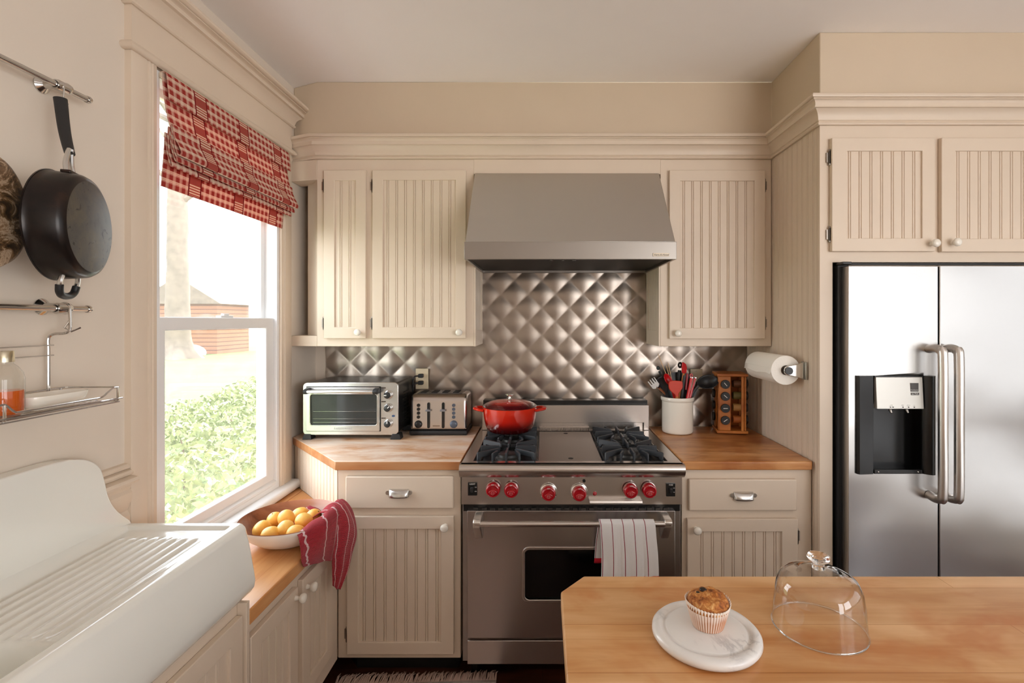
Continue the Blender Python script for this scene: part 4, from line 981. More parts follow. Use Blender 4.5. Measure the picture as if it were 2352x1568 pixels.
# black spoon at left and round-headed black tool
U = thing('spoon', 'plain black spoon at the left of the crock behind the fork', 'spoon', (kx, ky, .93))
c = at(1522, 884, 2.61); b = MB(); spoonbowl(b, c, (-.35,0,1), (.1,-1,.1), .046, .030, .012); b.build('bowl', BLK, U, solid=.003, merge=.0003)
b = MB(); handle(b, BOT(.02,-.01), c-Vector((-.012,0,.04)), .006); b.build('handle', BLK, U)
U = thing('pastry_brush', 'dark round-ended tool handle at the far left of the crock', 'brush', (kx, ky, .93))
b = MB(); handle(b, BOT(.05,.02), at(1514,852,2.66), .006); b.ball(at(1511.5,845,2.66), .0095, 14, 1.1); b.build('handle', flat('dark grey green', (.03,.04,.04,1), .4), U)
SKM = flat('bamboo', lin(222,186,140), .6)
for px_, py_, bp, yy, lab in ((1510.5,810,1531,2.62,'long wooden skewer leaning left, tallest of the skewers'),(1534,832,1541,2.66,'wooden skewer in the middle of the three skewers'),(1530,838,1537,2.665,'shorter wooden skewer beside the middle one')):
    b = MB(); p, q = at(bp,862,yy), at(px_,py_,yy); d = (p-q); b.tube([q, q+d*.15, p, Vector((kx+.03, ky, .935))], [.0006,.0018,.0018,.0018], 6)
    tag(b.build('wooden_skewer', SKM), lab, 'skewer')

# ================================================================== SPICE RACK
rcx, rcy, rrz = .985, 2.635, R(-9)
RK = thing('spice_rack', 'small revolving wooden spice rack in the right corner of the worktop', 'spice rack', (rcx, rcy, .9155), rrz)
b = MB(); b.box(-.076,.076,-.076,.076,.006,.020); b.cyl((0,0,0.0003),(0,0,.006),.05,24); b.build('base_board', M['rackwood'], RK, bevel=.003, local=True)
b = MB(); b.box(-.076,.076,-.076,.076,.298,.312); b.build('top_board', M['rackwood'], RK, bevel=.003, local=True)
for a in range(4):
    mt = Matrix.Rotation(R(90*a), 4, 'Z')
    b = MB(); b.box(-.066,-.008,-.068,-.060,.0205,.2975)
    bmesh.ops.transform(b.bm, matrix=mt, verts=b.bm.verts); b.build('side_board', M['rackwood'], RK, local=True, bevel=.0015)
    b = MB(); b.cyl((.052,-.062,.0202),(.052,-.062,.2978),.0075,14); bmesh.ops.transform(b.bm, matrix=mt, verts=b.bm.verts); b.build('dowel', M['rackwood'], RK, local=True)
SPC = {k: flat('spice '+k, c, .6) for k, c in (('green', lin(98,88,44)), ('tan', lin(176,132,76)), ('brown', lin(96,58,30)), ('orange', lin(170,96,40)))}
RM = MW[RK]
side_words = ('front', 'right side', 'back', 'left side'); lv = ('top', 'upper middle', 'lower middle', 'bottom')
for a in (0, 1, 3):
    for k in range(4):
        zc = .258-.0615*k; sp_ = (('brown','green','tan','orange'),('brown','green','tan','orange'),(),('brown','brown','brown','green'))[a][k]
        lab = {0:'black-capped spice jar facing the front of the wooden rack, %s of its column', 1:'spice jar lying on its side at the right of the wooden rack, %s one', 3:'spice jar in the shaded left side of the wooden rack, %s one'}[a] % lv[k]
        Mj = RM @ Matrix.Rotation(R(90*a), 4, 'Z') @ Matrix.Translation((-.036, -.0690, zc)) @ Matrix.Rotation(R(90), 4, 'X')
        J = thing('spice_jar', lab, 'jar', M=Mj, group='spice jars in the wooden rack')
        b = MB(); b.lathe([(0,.0002),(.0215,.0002),(.0225,.002),(.0225,.010),(.021,.012),(0,.012)], None, 24); b.build('cap', M['blackmat'], J, local=True)
        b = MB(); b.lathe([(0,0),(.018,0),(.0185,-.008),(.0195,-.012),(.0195,-.058),(.017,-.061),(0,-.061)], None, 20); b.build('jar_body', SPC[sp_], J, local=True)
        if a == 0:
            b = MB(); an = (-50,-42,2,35)[k]; d = Vector((math.cos(R(an)), math.sin(R(an)), 0)); b.obox((0,0,.0124), d, (-d.y,d.x,0), (0,0,1), .011, .0016, .0003); b.build('cap_label', M['mark'], J, local=True)

# ================================================================== PAPER TOWEL
py0, py1, pxx, pzz = 2.165, 2.445, 1.052, wz(850,2.165)
PH = thing('paper_towel_holder', 'chrome paper towel holder screwed to the beadboard panel', 'paper towel holder', (FX, 2.3, pzz))
b = MB(); b.box(FX-.0125,FX-.0045,2.128,2.168,pzz-.038,pzz+.038); b.build('wall_plate', flat('grey plate', (.42,.42,.38,1), .3, .8), PH, bevel=.002)
b = MB(); b.prism([(pxx,pzz+.020),(pxx-.012,pzz+.014),(pxx-.017,pzz),(pxx-.012,pzz-.014),(pxx,pzz-.020),(FX-.0128,pzz-.034),(FX-.0128,pzz+.034)], 2.142, 2.154, 'xz'); b.build('arm', M['chrome'], PH, bevel=.003)
b = MB(); b.cyl((pxx,2.141,pzz),(pxx,2.133,pzz),.0165,20); b.build('end_cap', M['blackmat'], PH)
b = MB(); b.cyl((pxx,2.155,pzz),(pxx,2.452,pzz),.012,16); b.build('spindle', M['chrome'], PH)
b = MB(); b.box(FX-.0125,FX-.0045,2.455,2.490,pzz-.03,pzz+.03); b.box(pxx-.012,FX-.0128,2.454,2.462,pzz-.014,pzz+.014); b.build('far_bracket', M['chrome'], PH)
PT = thing('paper_towel_roll', 'white paper towel roll hanging under the right wall cabinet', 'paper towel', (pxx, 2.3, pzz))
TPM = flat('paper', lin(246,242,234), .9, 0, .3, 120)
b = MB(); b.lathe([(.021,0),(.063,0),(.0635,.002),(.0635,.278),(.063,.28),(.021,.28),(.021,0)], Matrix.Translation((pxx,py0,pzz)) @ rot_to((0,1,0)), 48); b.build('paper', TPM, PT, ang=40)
b = MB(); b.lathe([(.0145,-.001),(.0205,-.001),(.0205,.281),(.0145,.281),(.0145,-.001)], Matrix.Translation((pxx,py0,pzz)) @ rot_to((0,1,0)), 28); b.build('cardboard_core', flat('card', (.10,.075,.055,1), .8), PT)
b = MB(); b.grid(6, 8, lambda u, v: Vector((pxx-.0642-.004*v*v, py0+.002+.276*u, pzz+.01-.028*v+.004*math.sin(u*9)*v))); b.build('loose_sheet', TPM, PT, solid=.0006)

# ================================================================== FRIDGE
fx0, fx1, fs = 1.212, 2.118, 1.5685
fz0, fz1 = .10, wz(609,1.98)
FR = thing('refrigerator', 'stainless steel side-by-side refrigerator with ice and water dispenser', 'refrigerator', (1.66, 2.4, 0))
b = MB(); b.box(fx0-.018,fx1+.012,2.066,2.70,.0205,1.733); b.build('body', M['black'], FR, bevel=.004)
b = MB(); b.box(fx0-.016,fx1+.01,2.035,2.0655,1.7235,1.735); b.box(fx0-.016,fx0+.022,1.995,2.060,1.7235,1.735); b.build('top_hinge_cover', M['blackmat'], FR, bevel=.003)
b = MB(); b.box(fx0-.014,fx1+.008,2.030,2.0655,.03,1.7230); b.build('door_gasket', M['blackmat'], FR)
b = MB(); b.box(fx0+.01,fx1-.01,2.04,2.0655,.0206,.09); b.build('toe_grille', M['blackmat'], FR)
rx0_, rx1_, rz0_, rz1_ = wx(2008,1.975), wx(2119,1.975), wz(1078,1.975), wz(939,1.975)
b = MB(); b.ring((fx0,fs-.0035,fz0,fz1),(rx0_-.01,rx1_+.008,rz0_-.002,wz(864,1.975)),1.982,2.0295); DL = b.build('left_door', M['steel_v'], FR, bevel=.004, seg=3)
b = MB(); b.box(fs+.0035,fx1,1.982,2.0295,fz0,fz1); DRR = b.build('right_door', M['steel_v'], FR, bevel=.004, seg=3)
# dispenser
ex0, ex1, ez0, ez1 = wx(1970,1.97), wx(2150,1.97), wz(1089,1.97), wz(863,1.97)
b = MB()
pl = [(ex0,1.9818),(ex0,1.974),(ex0+.006,1.966),(rx0_-.006,1.972),(rx0_,1.980),(rx0_,1.9818)]
b.prism(pl, ez0, ez1); b.build('dispenser_side', M['black'], DL, ang=30)
b = MB(); pr_ = [(rx1_,1.9818),(rx1_,1.980),(rx1_+.008,1.970)] + [(rx1_+.008+(ex1-rx1_-.008)*t, 1.970-.014*math.sin(math.pi*t)) for t in (.2,.35,.5,.65,.8)] + [(ex1,1.9720),(ex1,1.9818)]
b.prism(pr_, ez0, ez1); b.build('dispenser_side', M['black'], DL, ang=40)
b = MB(); b.box(rx0_+.0002,rx1_-.0002,1.974,1.9818,ez0,rz0_); SB = b.build('drip_sill', M['black'], DL, bevel=.002)
for px_ in (2018, 2109):
    b = MB(); b.ball((wx(px_,1.972),1.9735,(ez0+rz0_)/2), .0035, 10); b.build('screw', M['chrome'], SB)
b = MB(); bx0_, bx1_, bz0_, bz1_ = rx0_-.008, rx1_+.006, rz0_, wz(864,1.975)-.002
v = lambda x, yy, z: b.bm.verts.new((x, yy, z))
A = [v(bx0_,1.983,bz0_),v(bx1_,1.983,bz0_),v(bx1_,1.983,bz1_),v(bx0_,1.983,bz1_)]; B_ = [v(bx0_,2.0290,bz0_),v(bx1_,2.0290,bz0_),v(bx1_,2.0290,bz1_),v(bx0_,2.0290,bz1_)]
b.f(B_)
for k in range(4): w = (k+1) % 4; b.f([A[k],B_[k],B_[w],A[w]])
b.build('dispenser_recess', flat('recess black', (.004,.004,.004,1), .18), DL)
cz1, cz0_ = wz(866,1.972), wz(938.5,1.966)
b = MB(); b.prism([(1.972,cz1),(1.964,cz0_),(1.984,cz0_),(1.984,cz1)], rx0_+.004, rx1_-.003, 'yz'); PN = b.build('control_panel', flat('silver panel', lin(206,203,196), .35, .35), DL, bevel=.001)
b = MB(); b.box(rx0_+.0003,rx1_-.0003,1.9725,1.9817,cz1+.0008,ez1); b.build('dispenser_top', M['black'], DL)
pw = lambda px, py: (wx(px,1.966), 1.9635-.0005+ (py-938.5)/(866-938.5)*.008, wz(py,1.967))
b = MB(); x_, y_, z_ = pw(2101,889); b.box(wx(2092.5,1.966),wx(2110.5,1.966),y_-.001,y_+.001,wz(899,1.967),wz(879.5,1.967)); LB = b.build('brand_square', flat('dark square', (.05,.043,.038,1), .4), PN)
text('PureSource', .0062, facing_cam((x_, y_-.0012, wz(895.5,1.967))), M['mark'], PN)
b = MB(); x_, y_, z_ = pw(2101,904); b.box(wx(2093,1.966),wx(2111,1.966),y_-.001,y_+.001,wz(907,1.967),wz(901.5,1.967)); b.build('brand_strip', flat('dark strip', (.05,.043,.038,1), .4), PN)
text('ULTRA', .0075, facing_cam((x_, y_-.0012, wz(904.2,1.967))), M['mark'], PN, sx=1.15)
for px_ in (2044.5,2050.3,2073,2086,2099):
    b = MB(); x_, y_, z_ = pw(px_,934.5); b.cyl((x_,y_+.001,z_),(x_,y_-.0012,z_),.0021,10); b.build('indicator', M['black'], PN)
for px_, wd in ((2047,'LIGHT'),(2073,'FILTER'),(2086,'WATER'),(2099,'ICE')):
    x_, y_, z_ = pw(px_,930); text(wd, .0036, facing_cam((x_,y_-.0006,z_)), M['satin'], PN)
for px_ in (2047, 2085):
    b = MB(); x_ = wx(px_,1.985); b.tube(catmull([(x_,1.995,cz0_+.004),(x_,1.990,cz0_-.010),(x_+.001,1.984,cz0_-.020)],4), [.006]*5+[.0055,.005,.0045,.004], 10); b.build('spout', M['satin'], DL)
# handles
for xx, D_ in ((wx(2134,1.98),DL),(wx(2168,1.98)+.003,DRR)):
    z1_, z0__ = 1.388, .812; yb = 1.912
    b = MB(); b.tube(catmull([(xx,1.9815,z1_),(xx,1.950,z1_+.004),(xx,1.922,z1_-.004),(xx,yb,z1_-.032),(xx,yb-.001,(z1_+z0__)/2),(xx,yb,z0__+.032),(xx,1.922,z0__+.004),(xx,1.950,z0__-.004),(xx,1.9815,z0__)], 6), .0165, 16); b.build('door_handle', flat('handle satin', (.72,.69,.66,1), .3, 1) if 'fh' not in M else M['fh'], D_)
# ================================================================== WALL RAILS, PANS, WIRE SHELF
def rail(z, lab):
    T = thing('hanging_rail', lab, 'rail', (-1.21, 1.2, z))
    b = MB(); b.cyl((-1.21,-.2,z),(-1.21,1.328,z),.0078,16); b.build('bar', M['wire'], T)
    b = MB(); b.lathe([(0,0),(.0095,0),(.0098,.006),(.0085,.010),(0,.011)], Matrix.Translation((-1.21,1.3285,z)) @ rot_to((0,1,0)), 20); b.build('end_cap', M['wire'], T)
    for yy in (1.262, .30):
        b = MB(); b.lathe([(.009,-.020),(.012,-.020),(.014,-.014),(.0135,0),(.015,.008),(.0135,.016),(.010,.020),(.009,.020)], Matrix.Translation((-1.21,yy,z)) @ rot_to((0,1,0)), 20)
        b.lathe([(0,0),(.020,0),(.021,.004),(.016,.009),(.010,.014),(.009,.040),(0,.040)], Matrix.Translation((WX+.0005,yy-.006,z+.004)) @ rot_to((1,0,0)), 24); b.build('bracket', M['wire'], T)
    return T
rail(wz(228,1.33), 'upper chrome rail on the left wall holding the hanging pans')
rail(1.5305, 'lower chrome rail on the left wall holding the wire shelf')
def burnt():
    t = NT('burnt pan side'); t.bsdf(Roughness=.28, Metallic=.35)
    n = t.noise(t.coord(), 14, 5, .65); t.l(t.ramp(n, [(.3,(.006,.005,.005,1)),(.55,(.016,.010,.008,1)),(.75,(.06,.024,.012,1))]), t.b.inputs['Base Color']); return t.m
def panbase():
    t = NT('scuffed pan base'); t.bsdf(Roughness=.5, Metallic=.25)
    v = t.coord(); n = t.noise(v, 11, 6, .7, .3); m2 = t.noise(v, 26, 4, .6, 1.5)
    c = t.ramp(n, [(.3,(.04,.039,.037,1)),(.45,(.075,.073,.07,1)),(.6,(.105,.092,.07,1)),(.72,(.125,.122,.118,1))])
    t.l(t.mix(t.ramp(m2, [(.60,(0,0,0,1)),(.66,(1,1,1,1))]), c, (.018,.017,.017,1)), t.b.inputs['Base Color']); return t.m
def worn():
    t = NT('worn brown pan base'); t.bsdf(Roughness=.45, Metallic=.3)
    v = t.coord(scale=(1,1.6,1)); n = t.noise(v, 13, 7, .75, .8)
    t.l(t.ramp(n, [(.34,(.010,.007,.005,1)),(.43,(.05,.026,.011,1)),(.50,(.22,.12,.05,1)),(.55,(.60,.46,.32,1)),(.61,(.34,.20,.10,1)),(.69,(.06,.03,.014,1))]), t.b.inputs['Base Color']); return t.m
M['burnt'], M['panbase'], M['worn'] = burnt(), panbase(), worn()
def pan_frame(c, th):
    n = Vector((math.cos(R(th)), math.sin(R(th)), 0)); e = Vector((-math.sin(R(th)), math.cos(R(th)), 0))
    m = Matrix((e, (0,0,1), n)).transposed().to_4x4()   # columns: local x=along wall, y=up, z=outward
    m.translation = Vector(c); return m
# front pan
P1M = pan_frame((-1.09,1.21,1.725), 20)
P1 = thing('saute_pan', 'dark deep saute pan with scuffed grey base hanging from the upper rail', 'pan', M=P1M)
b = MB(); b.lathe([(.108,-.0005),(.117,-.005),(.1225,-.014),(.1265,-.055),(.1285,-.070),(.1300,-.071),(.1300,-.068),(.1255,-.068),(.119,-.015),(.10,-.006),(0,-.006)], None, 64); b.build('pan_body', M['burnt'], P1, local=True, ang=50)
b = MB(); b.lathe([(0,0),(.106,0),(.108,-.0006),(.108,-.003),(0,-.003)], None, 64); b.build('base_disc', M['panbase'], P1, local=True)
hk = Vector((-1.2045, 1.247, 2.050)); a0 = P1M @ Vector((0,.124,-.036))
pA, pB, pC, pD = a0, a0 + Vector((-.010,.004,.058)), at(145,305,1.222), at(128,226,1.243)
pD.x, pD.y = -1.197, 1.243
path = catmull([pB, at(160,352,1.205), at(148,300,1.222), pD], 6)
n_ = len(path)
b = MB(); b.tube(path, [.0085+.005*(k/(n_-1)) for k in range(n_)], 12, flat=[.007]*n_, up=(0,1,0)); HN = b.build('handle_grip', M['blackmat'], P1)
b = MB(); 
for s in (-1, 1): b.tube(catmull([P1M @ Vector((s*.016,.121,-.040)), P1M @ Vector((s*.012,.150,-.044)), pB + Vector((s*.002,0,.004))], 5), .0055, 8)
b.build('handle_fork', M['satin'], P1)
b = MB(); b.obox(P1M @ Vector((0,.1262,-.040)), P1M.to_3x3() @ Vector((1,0,0)), (0,0,1), P1M.to_3x3() @ Vector((0,0,1)), .024, .004, .010); b.build('rivet_plate', M['burnt'], P1, bevel=.002)
b = MB(); hp_ = [(-.032,-.118,-.040),(-.036,-.134,-.044),(-.030,-.152,-.048)]
b.tube(catmull([P1M @ Vector(p) for p in [(-.034,-.116,-.040),(-.038,-.134,-.043),(-.033,-.148,-.046)]], 5), .0052, 8); b.tube(catmull([P1M @ Vector(p) for p in [(.034,-.116,-.040),(.038,-.134,-.043),(.033,-.148,-.046)]], 5), .0052, 8); b.build('helper_arms', M['satin'], P1)
b = MB(); b.tube(catmull([P1M @ Vector(p) for p in [(-.037,-.142,-.0445),(-.031,-.158,-.047),(-.014,-.166,-.049),(.014,-.166,-.049),(.031,-.158,-.047),(.037,-.142,-.0445)]], 5), .0080, 10); b.build('helper_grip', M['blackmat'], P1)
def s_hook(yy, lab, z=2.087, drop=.034):
    b = MB(); b.tube(catmull([(-1.2235,yy,z-.004),(-1.2195,yy,z+.009),(-1.210,yy,z+.0112),(-1.199,yy,z+.006),(-1.1965,yy,z-.008),(-1.1985,yy,z-drop),(-1.194,yy,z-drop-.012),(-1.186,yy,z-drop-.012)], 4), .0020, 6)
    return tag(b.build('pan_hook', M['wire']), lab, 'hook')
s_hook(1.252, 'small wire hook on the upper rail carrying the saute pan', wz(228,1.33))
P2M = pan_frame((-1.122,1.030,1.728), 20)
P2 = thing('frying_pan', 'large pan with burnt brown base at the left edge, partly behind the saute pan', 'pan', M=P2M)
b = MB(); b.lathe([(0,0),(.104,0),(.114,-.004),(.1205,-.014),(.127,-.044),(.128,-.046),(.125,-.046),(.114,-.014),(.098,-.006),(0,-.006)], None, 64); b.build('pan_body', M['worn'], P2, local=True, ang=50)
a0 = P2M @ Vector((0,.112,-.030))
b = MB(); b.obox(P2M @ Vector((0.012,.110,-.024)), P2M.to_3x3() @ Vector((1,0,0)), (0,0,1), P2M.to_3x3() @ Vector((0,0,1)), .012, .006, .008); b.build('rivet_plate', flat('copper', (.30,.15,.06,1), .35, 1), P2, bevel=.002)
pe = Vector((-1.197, 1.03, 2.04)); b = MB(); pth = catmull([a0, a0+Vector((-.015,.004,.07)), Vector((-1.17,1.03,1.96)), pe], 6); b.tube(pth, .009, 10, flat=.006, up=(0,1,0)); b.build('handle', M['satin'], P2)
s_hook(1.034, 'small wire hook on the upper rail carrying the burnt brown pan', wz(228,1.33), .046)
# wire shelf
WS = thing('wire_shelf', 'chrome wire basket shelf hooked on the lower rail', 'shelf', (-1.17, 1.1, 1.29))
b = MB(); xb, xf, yr, yl = -1.236, -1.096, 1.300, .70; zt, zb = 1.3275, 1.291
b.tube(catmull([(xf,1.008,zt),(xf,1.022,zt),(xf,1.040,1.3105),(xf,1.06,1.3085),(xf,1.20,1.3085),(xf,1.243,1.3090),(xf,1.262,1.319),(xf,1.278,zt),(xf,1.294,zt)], 4) + [Vector((xf-.004,yr,zt)),Vector((xb+.006,yr,zt)),Vector((xb,yr-.006,zt)),Vector((xb,yl,zt))], .0023, 6); b.build('top_rim', M['wire'], WS)
b = MB(); b.tube([(xf,yl,1.3225),(xf,.94,1.3225),(xf,.99,zt),(xf,1.008,zt)], .0023, 6); b.build('front_rim', M['wire'], WS)
b = MB(); b.tube([(xf+.002,yl,zb+.008),(xf+.002,yr+.004,zb+.008)], .0022, 6); b.build('front_wire', M['wire'], WS)
b = MB(); b.tube([(xf,yl,zb),(xf,yr-.004,zb),(xf-.006,yr,zb),(xb+.004,yr,zb),(xb,yr-.004,zb),(xb,yl,zb)], .0022, 6); b.build('bottom_frame', M['wire'], WS)
for k in range(8):
    xx = xf-.014-.0155*k; b = MB(); b.tube([(xx,yl,zb+.002),(xx,yr,zb+.002)], .0014, 5); b.build('floor_wire', M['wire'], WS)
for xx, yy in ((xf,1.292),(xf,1.020),(xb,1.285),(xb,1.0)):
    b = MB(); b.tube([(xx,yy,zt),(xx,yy,zb+.004),(xx-.003 if xx == xf else xx+.003,yy-.001,zb)], .0028, 6); b.build('upright', M['wire'], WS)
b = MB(); b.tube(catmull([(-1.2235,1.268,1.528),(-1.219,1.268,1.541),(-1.209,1.268,1.5435),(-1.199,1.268,1.538),(-1.197,1.268,1.52),(-1.197,1.268,1.478),(-1.205,1.262,1.468),(-1.226,1.256,1.466),(xb,1.2525,1.456),(xb,1.2525,1.43)], 4) + [Vector((xb,1.2525,1.34)), Vector((xb,1.2525,1.30))], .0035, 8); b.build('hanger', M['wire'], WS)
b = MB(); b.tube([(-1.198,1.268,1.50),(-1.205,1.262,1.482),(-1.200,1.275,1.472),(-1.190,1.290,1.482)], .0022, 6); b.build('latch_hook', M['wire'], WS)
for zz in (1.438, 1.413):
    b = MB(); b.tube([(xb+.004,yl,zz),(xb+.004,1.262,zz)], .0016, 6); b.build('cross_wire', M['wire'], WS)
# soap bottle
bx_, by_ = wx(8,1.083), 1.083
SB_ = thing('soap_bottle', 'clear glass soap bottle half full of orange liquid on the wire shelf', 'bottle', (bx_, by_, 1.2945))
b = MB(); b.lathe([(0,.0005),(.029,.0005),(.033,.004),(.0335,.010),(.0335,.078),(.031,.092),(.022,.106),(.0155,.112),(.0145,.122)], None, 36); b.build('glass_body', M['bottle'], SB_, local=True)
b = MB(); b.lathe([(0,.003),(.028,.003),(.0312,.007),(.0318,.012),(.0318,.054),(0,.054)], None, 36); b.build('liquid', M['soap'], SB_, local=True)
b = MB(); b.lathe([(.0165,.116),(.0175,.116),(.0175,.138),(.016,.140),(0,.140)], None, 28); b.build('metal_cap', flat('cap metal', (.62,.56,.42,1), .25, 1), SB_, local=True)
SD = thing('soap_dish', 'long white ceramic soap dish on the wire shelf', 'dish', (-1.165, 1.185, 1.2945))
b = MB()
def sdish(z, hx, hy): return [(hx*math.copysign(abs(math.cos(a))**.55, math.cos(a)), hy*math.copysign(abs(math.sin(a))**.45, math.sin(a)), z) for a in [2*math.pi*k/40 for k in range(40)]]
lv_ = [sdish(.0005,.018,.050), sdish(.006,.017,.048), sdish(.010,.028,.064), sdish(.016,.036,.070), sdish(.030,.040,.073), sdish(.0335,.0395,.0725), sdish(.030,.037,.070), sdish(.016,.030,.062), sdish(.012,.012,.03)]
b.grid(40, len(lv_)-1, lambda u, v: Vector(lv_[round(v*(len(lv_)-1))][round(u*40) % 40]), closed_u=True)
b.bm.verts.ensure_lookup_table(); b.f([b.bm.verts[k] for k in range(40)]); nn = len(b.bm.verts); b.f([b.bm.verts[nn-40+k] for k in range(40)])
b.build('dish_body', M['ceramic'], SD, local=True, ang=60)

# ================================================================== FRUIT BOWL, LEMONS, RED CLOTH
BX, BY, BZ = -.945, 1.88, .6755
BW = thing('fruit_bowl', 'wide shallow bowl, white outside and wood inside, holding lemons on the bench', 'bowl', (BX, BY, BZ))
M['bowlin'] = wood('bowl wood', lin(150,92,62), lin(112,62,40), lin(176,116,84), 'x', 2, .3, 1)
b = MB(); pf = [(0,.0004),(.075,.0004),(.080,.004),(.115,.018),(.150,.046),(.170,.076),(.1755,.090),(.1745,.0925),(.172,.091),(.165,.077),(.144,.050),(.110,.025),(.075,.012),(0,.010)]
b.lathe(pf, None, 72, mis=[0]*6 + [1]*7); b.build('bowl_body', [flat('bowl white', lin(236,232,226), .3), M['bowlin']], BW, local=True, ang=60)
def lemonm():
    t = NT('lemon skin'); t.bsdf(Roughness=.38); v = t.coord()
    t.l(t.ramp(t.noise(v, 20, 3), [(.3, lin(240,172,66)), (.7, lin(250,200,104))]), t.b.inputs['Base Color'])
    t.b.inputs['Subsurface Weight'].default_value = .08; t.b.inputs['Subsurface Radius'].default_value = (.01,.005,.001)
    t.bump(t.noise(v, 260, 2), .25, .002); return t.m
M['lemon'] = lemonm()
def lemon_root(Mx, lab):
    L = thing('lemon', lab, 'lemon', M=Mx, group='lemons in the bowl')
    b = MB(); pr = []
    for k in range(21):
        t = -1+2*k/20; z = .0330*t; r = .0292*math.sqrt(max(0, 1-abs(t)**2.3))
        if t > .86: r = max(r*.8, .0055*(1-(t-.86)/.14)**.5); z = .0284+(t-.86)*.055
        if t < -.9: r = r*.9
        pr.append((r if 0 < k < 20 else 0, z))
    b.lathe(pr, None, 28); b.build('flesh', M['lemon'], L, local=True, ang=80)
    b = MB(); b.lathe([(0,-.0340),(.0022,-.0338),(.0030,-.0326),(.0028,-.031)], None, 10); b.build('stem_end', flat('stem end', lin(150,120,52), .7), L, local=True)
    return L
LM = [((-1.030,1.838,.734),(-.3,-1,-.55),'lemon at the left end of the bowl, nearest the sink'),
      ((-1.022,1.915,.735),(.2,.3,-1),'lemon at the back left of the bowl against the wooden rim'),
      ((-.967,1.890,.753),(.5,-.4,-.7),'topmost lemon in the middle of the bowl'),
      ((-.949,1.962,.738),(1,.2,.2),'lemon at the back middle of the bowl'),
      ((-.884,1.930,.742),(-.8,.1,-.9),'lemon at the back right of the bowl, touching the red cloth'),
      ((-.886,1.860,.755),(-.9,.35,.25),'lemon at the right of the pile with its stem end facing right'),
      ((-.927,1.805,.748),(0,.8,.35),'lemon in front with its stem end facing the room'),
      ((-.878,1.783,.742),(1,.1,-.1),'lemon at the front right lying beside the red cloth'),
      ((-.966,1.780,.738),(.9,.15,.1),'lemon half hidden behind the front rim of the bowl')]
L0 = None
for p, d, lab in LM:
    Mx = Matrix.Translation(p) @ rot_to(d)
    if L0 is None: L0 = lemon_root(Mx, lab)
    else: dup(L0, Mx, lab)
def redcloth():
    t = NT('red crinkled cotton'); t.bsdf(Roughness=.85); uv = t.n('ShaderNodeTexCoord').outputs['UV']; sp = t.n('ShaderNodeSeparateXYZ'); t.l(uv, sp.inputs[0])
    w = t.noise(t.coord('UV', (1,9,1)), 1.0, 2); u = t.math('ADD', sp.outputs[0], t.math('MULTIPLY', t.math('SUBTRACT', w, .5), .10))
    ln = t.math('LESS_THAN', t.math('ABSOLUTE', t.math('SUBTRACT', t.math('FRACT', t.math('MULTIPLY', u, 4.0)), .5)), .045)
    t.l(t.mix(ln, t.mix(t.noise(t.coord('UV',(30,30,1)),1,3), lin(150,16,34), lin(196,34,54)), lin(232,196,196)), t.b.inputs['Base Color'])
    t.l(t.mix(.6, t.b.inputs['Base Color'].links[0].from_socket, lin(255,255,255)), t.b.inputs['Sheen Tint']); t.b.inputs['Sheen Weight'].default_value = .3
    wv = t.n('ShaderNodeTexWave'); wv.bands_direction = 'Y'; wv.inputs['Scale'].default_value = 22; wv.inputs['Distortion'].default_value = 3; t.l(uv, wv.inputs[0]); t.bump(wv.outputs[0], .7, .004); return t.m
M['redcloth'] = redcloth()
RT = thing('dish_towel', 'crinkled red towel with thin white stripes draped over the right rim of the bowl', 'towel', (-.82, 1.9, .70))
V_ = lambda *p: Vector(p)
def wob(a, f): return lambda u, v: Vector((a*math.sin(f*u*6.28+v*5), a*math.cos(f*u*5+v*7), a*.5*math.sin(u*17+v*11)))
# left flap: from inside the bowl, over the rim and down over the bench edge
b = MB(); b.patch([
  [V_(-.915,1.800,.722), V_(-.870,1.850,.728), V_(-.845,1.905,.735), V_(-.835,1.945,.748)],
  [V_(-.868,1.755,.750), V_(-.830,1.808,.775), V_(-.806,1.860,.786), V_(-.800,1.915,.792)],
  [V_(-.842,1.725,.755), V_(-.800,1.780,.772), V_(-.775,1.838,.776), V_(-.774,1.888,.778)],
  [V_(-.826,1.712,.715), V_(-.790,1.770,.722), V_(-.772,1.825,.715), V_(-.772,1.872,.705)],
  [V_(-.822,1.712,.672), V_(-.796,1.775,.665), V_(-.782,1.832,.648), V_(-.784,1.876,.632)],
  [V_(-.818,1.718,.655), V_(-.798,1.780,.640), V_(-.786,1.838,.618), V_(-.790,1.885,.600)]], 45, 60, wob(.0022, 2), lambda u, v: (u*.62+.06, v)); b.build('left_flap', M['redcloth'], RT, solid=.003, ang=80)
# right flap: higher ridge, hanging to a point
b = MB(); b.patch([
  [V_(-.905,1.910,.725), V_(-.880,1.970,.735), V_(-.850,2.000,.755), V_(-.835,2.020,.770)],
  [V_(-.838,1.885,.775), V_(-.820,1.935,.788), V_(-.808,1.985,.788), V_(-.806,2.020,.778)],
  [V_(-.790,1.860,.768), V_(-.772,1.912,.774), V_(-.764,1.965,.760), V_(-.768,2.018,.728)],
  [V_(-.776,1.862,.712), V_(-.755,1.912,.708), V_(-.745,1.975,.682), V_(-.758,2.035,.632)],
  [V_(-.788,1.878,.632), V_(-.766,1.912,.620), V_(-.756,1.962,.596), V_(-.764,2.005,.566)],
  [V_(-.795,1.895,.560), V_(-.775,1.918,.540), V_(-.765,1.945,.525), V_(-.768,1.975,.510)],
  [V_(-.800,1.912,.490), V_(-.790,1.922,.470), V_(-.785,1.934,.462), V_(-.786,1.945,.465)]], 48, 72, wob(.0026, 2), lambda u, v: (u*.8+.02, v)); b.build('right_flap', M['redcloth'], RT, solid=.003, ang=80)
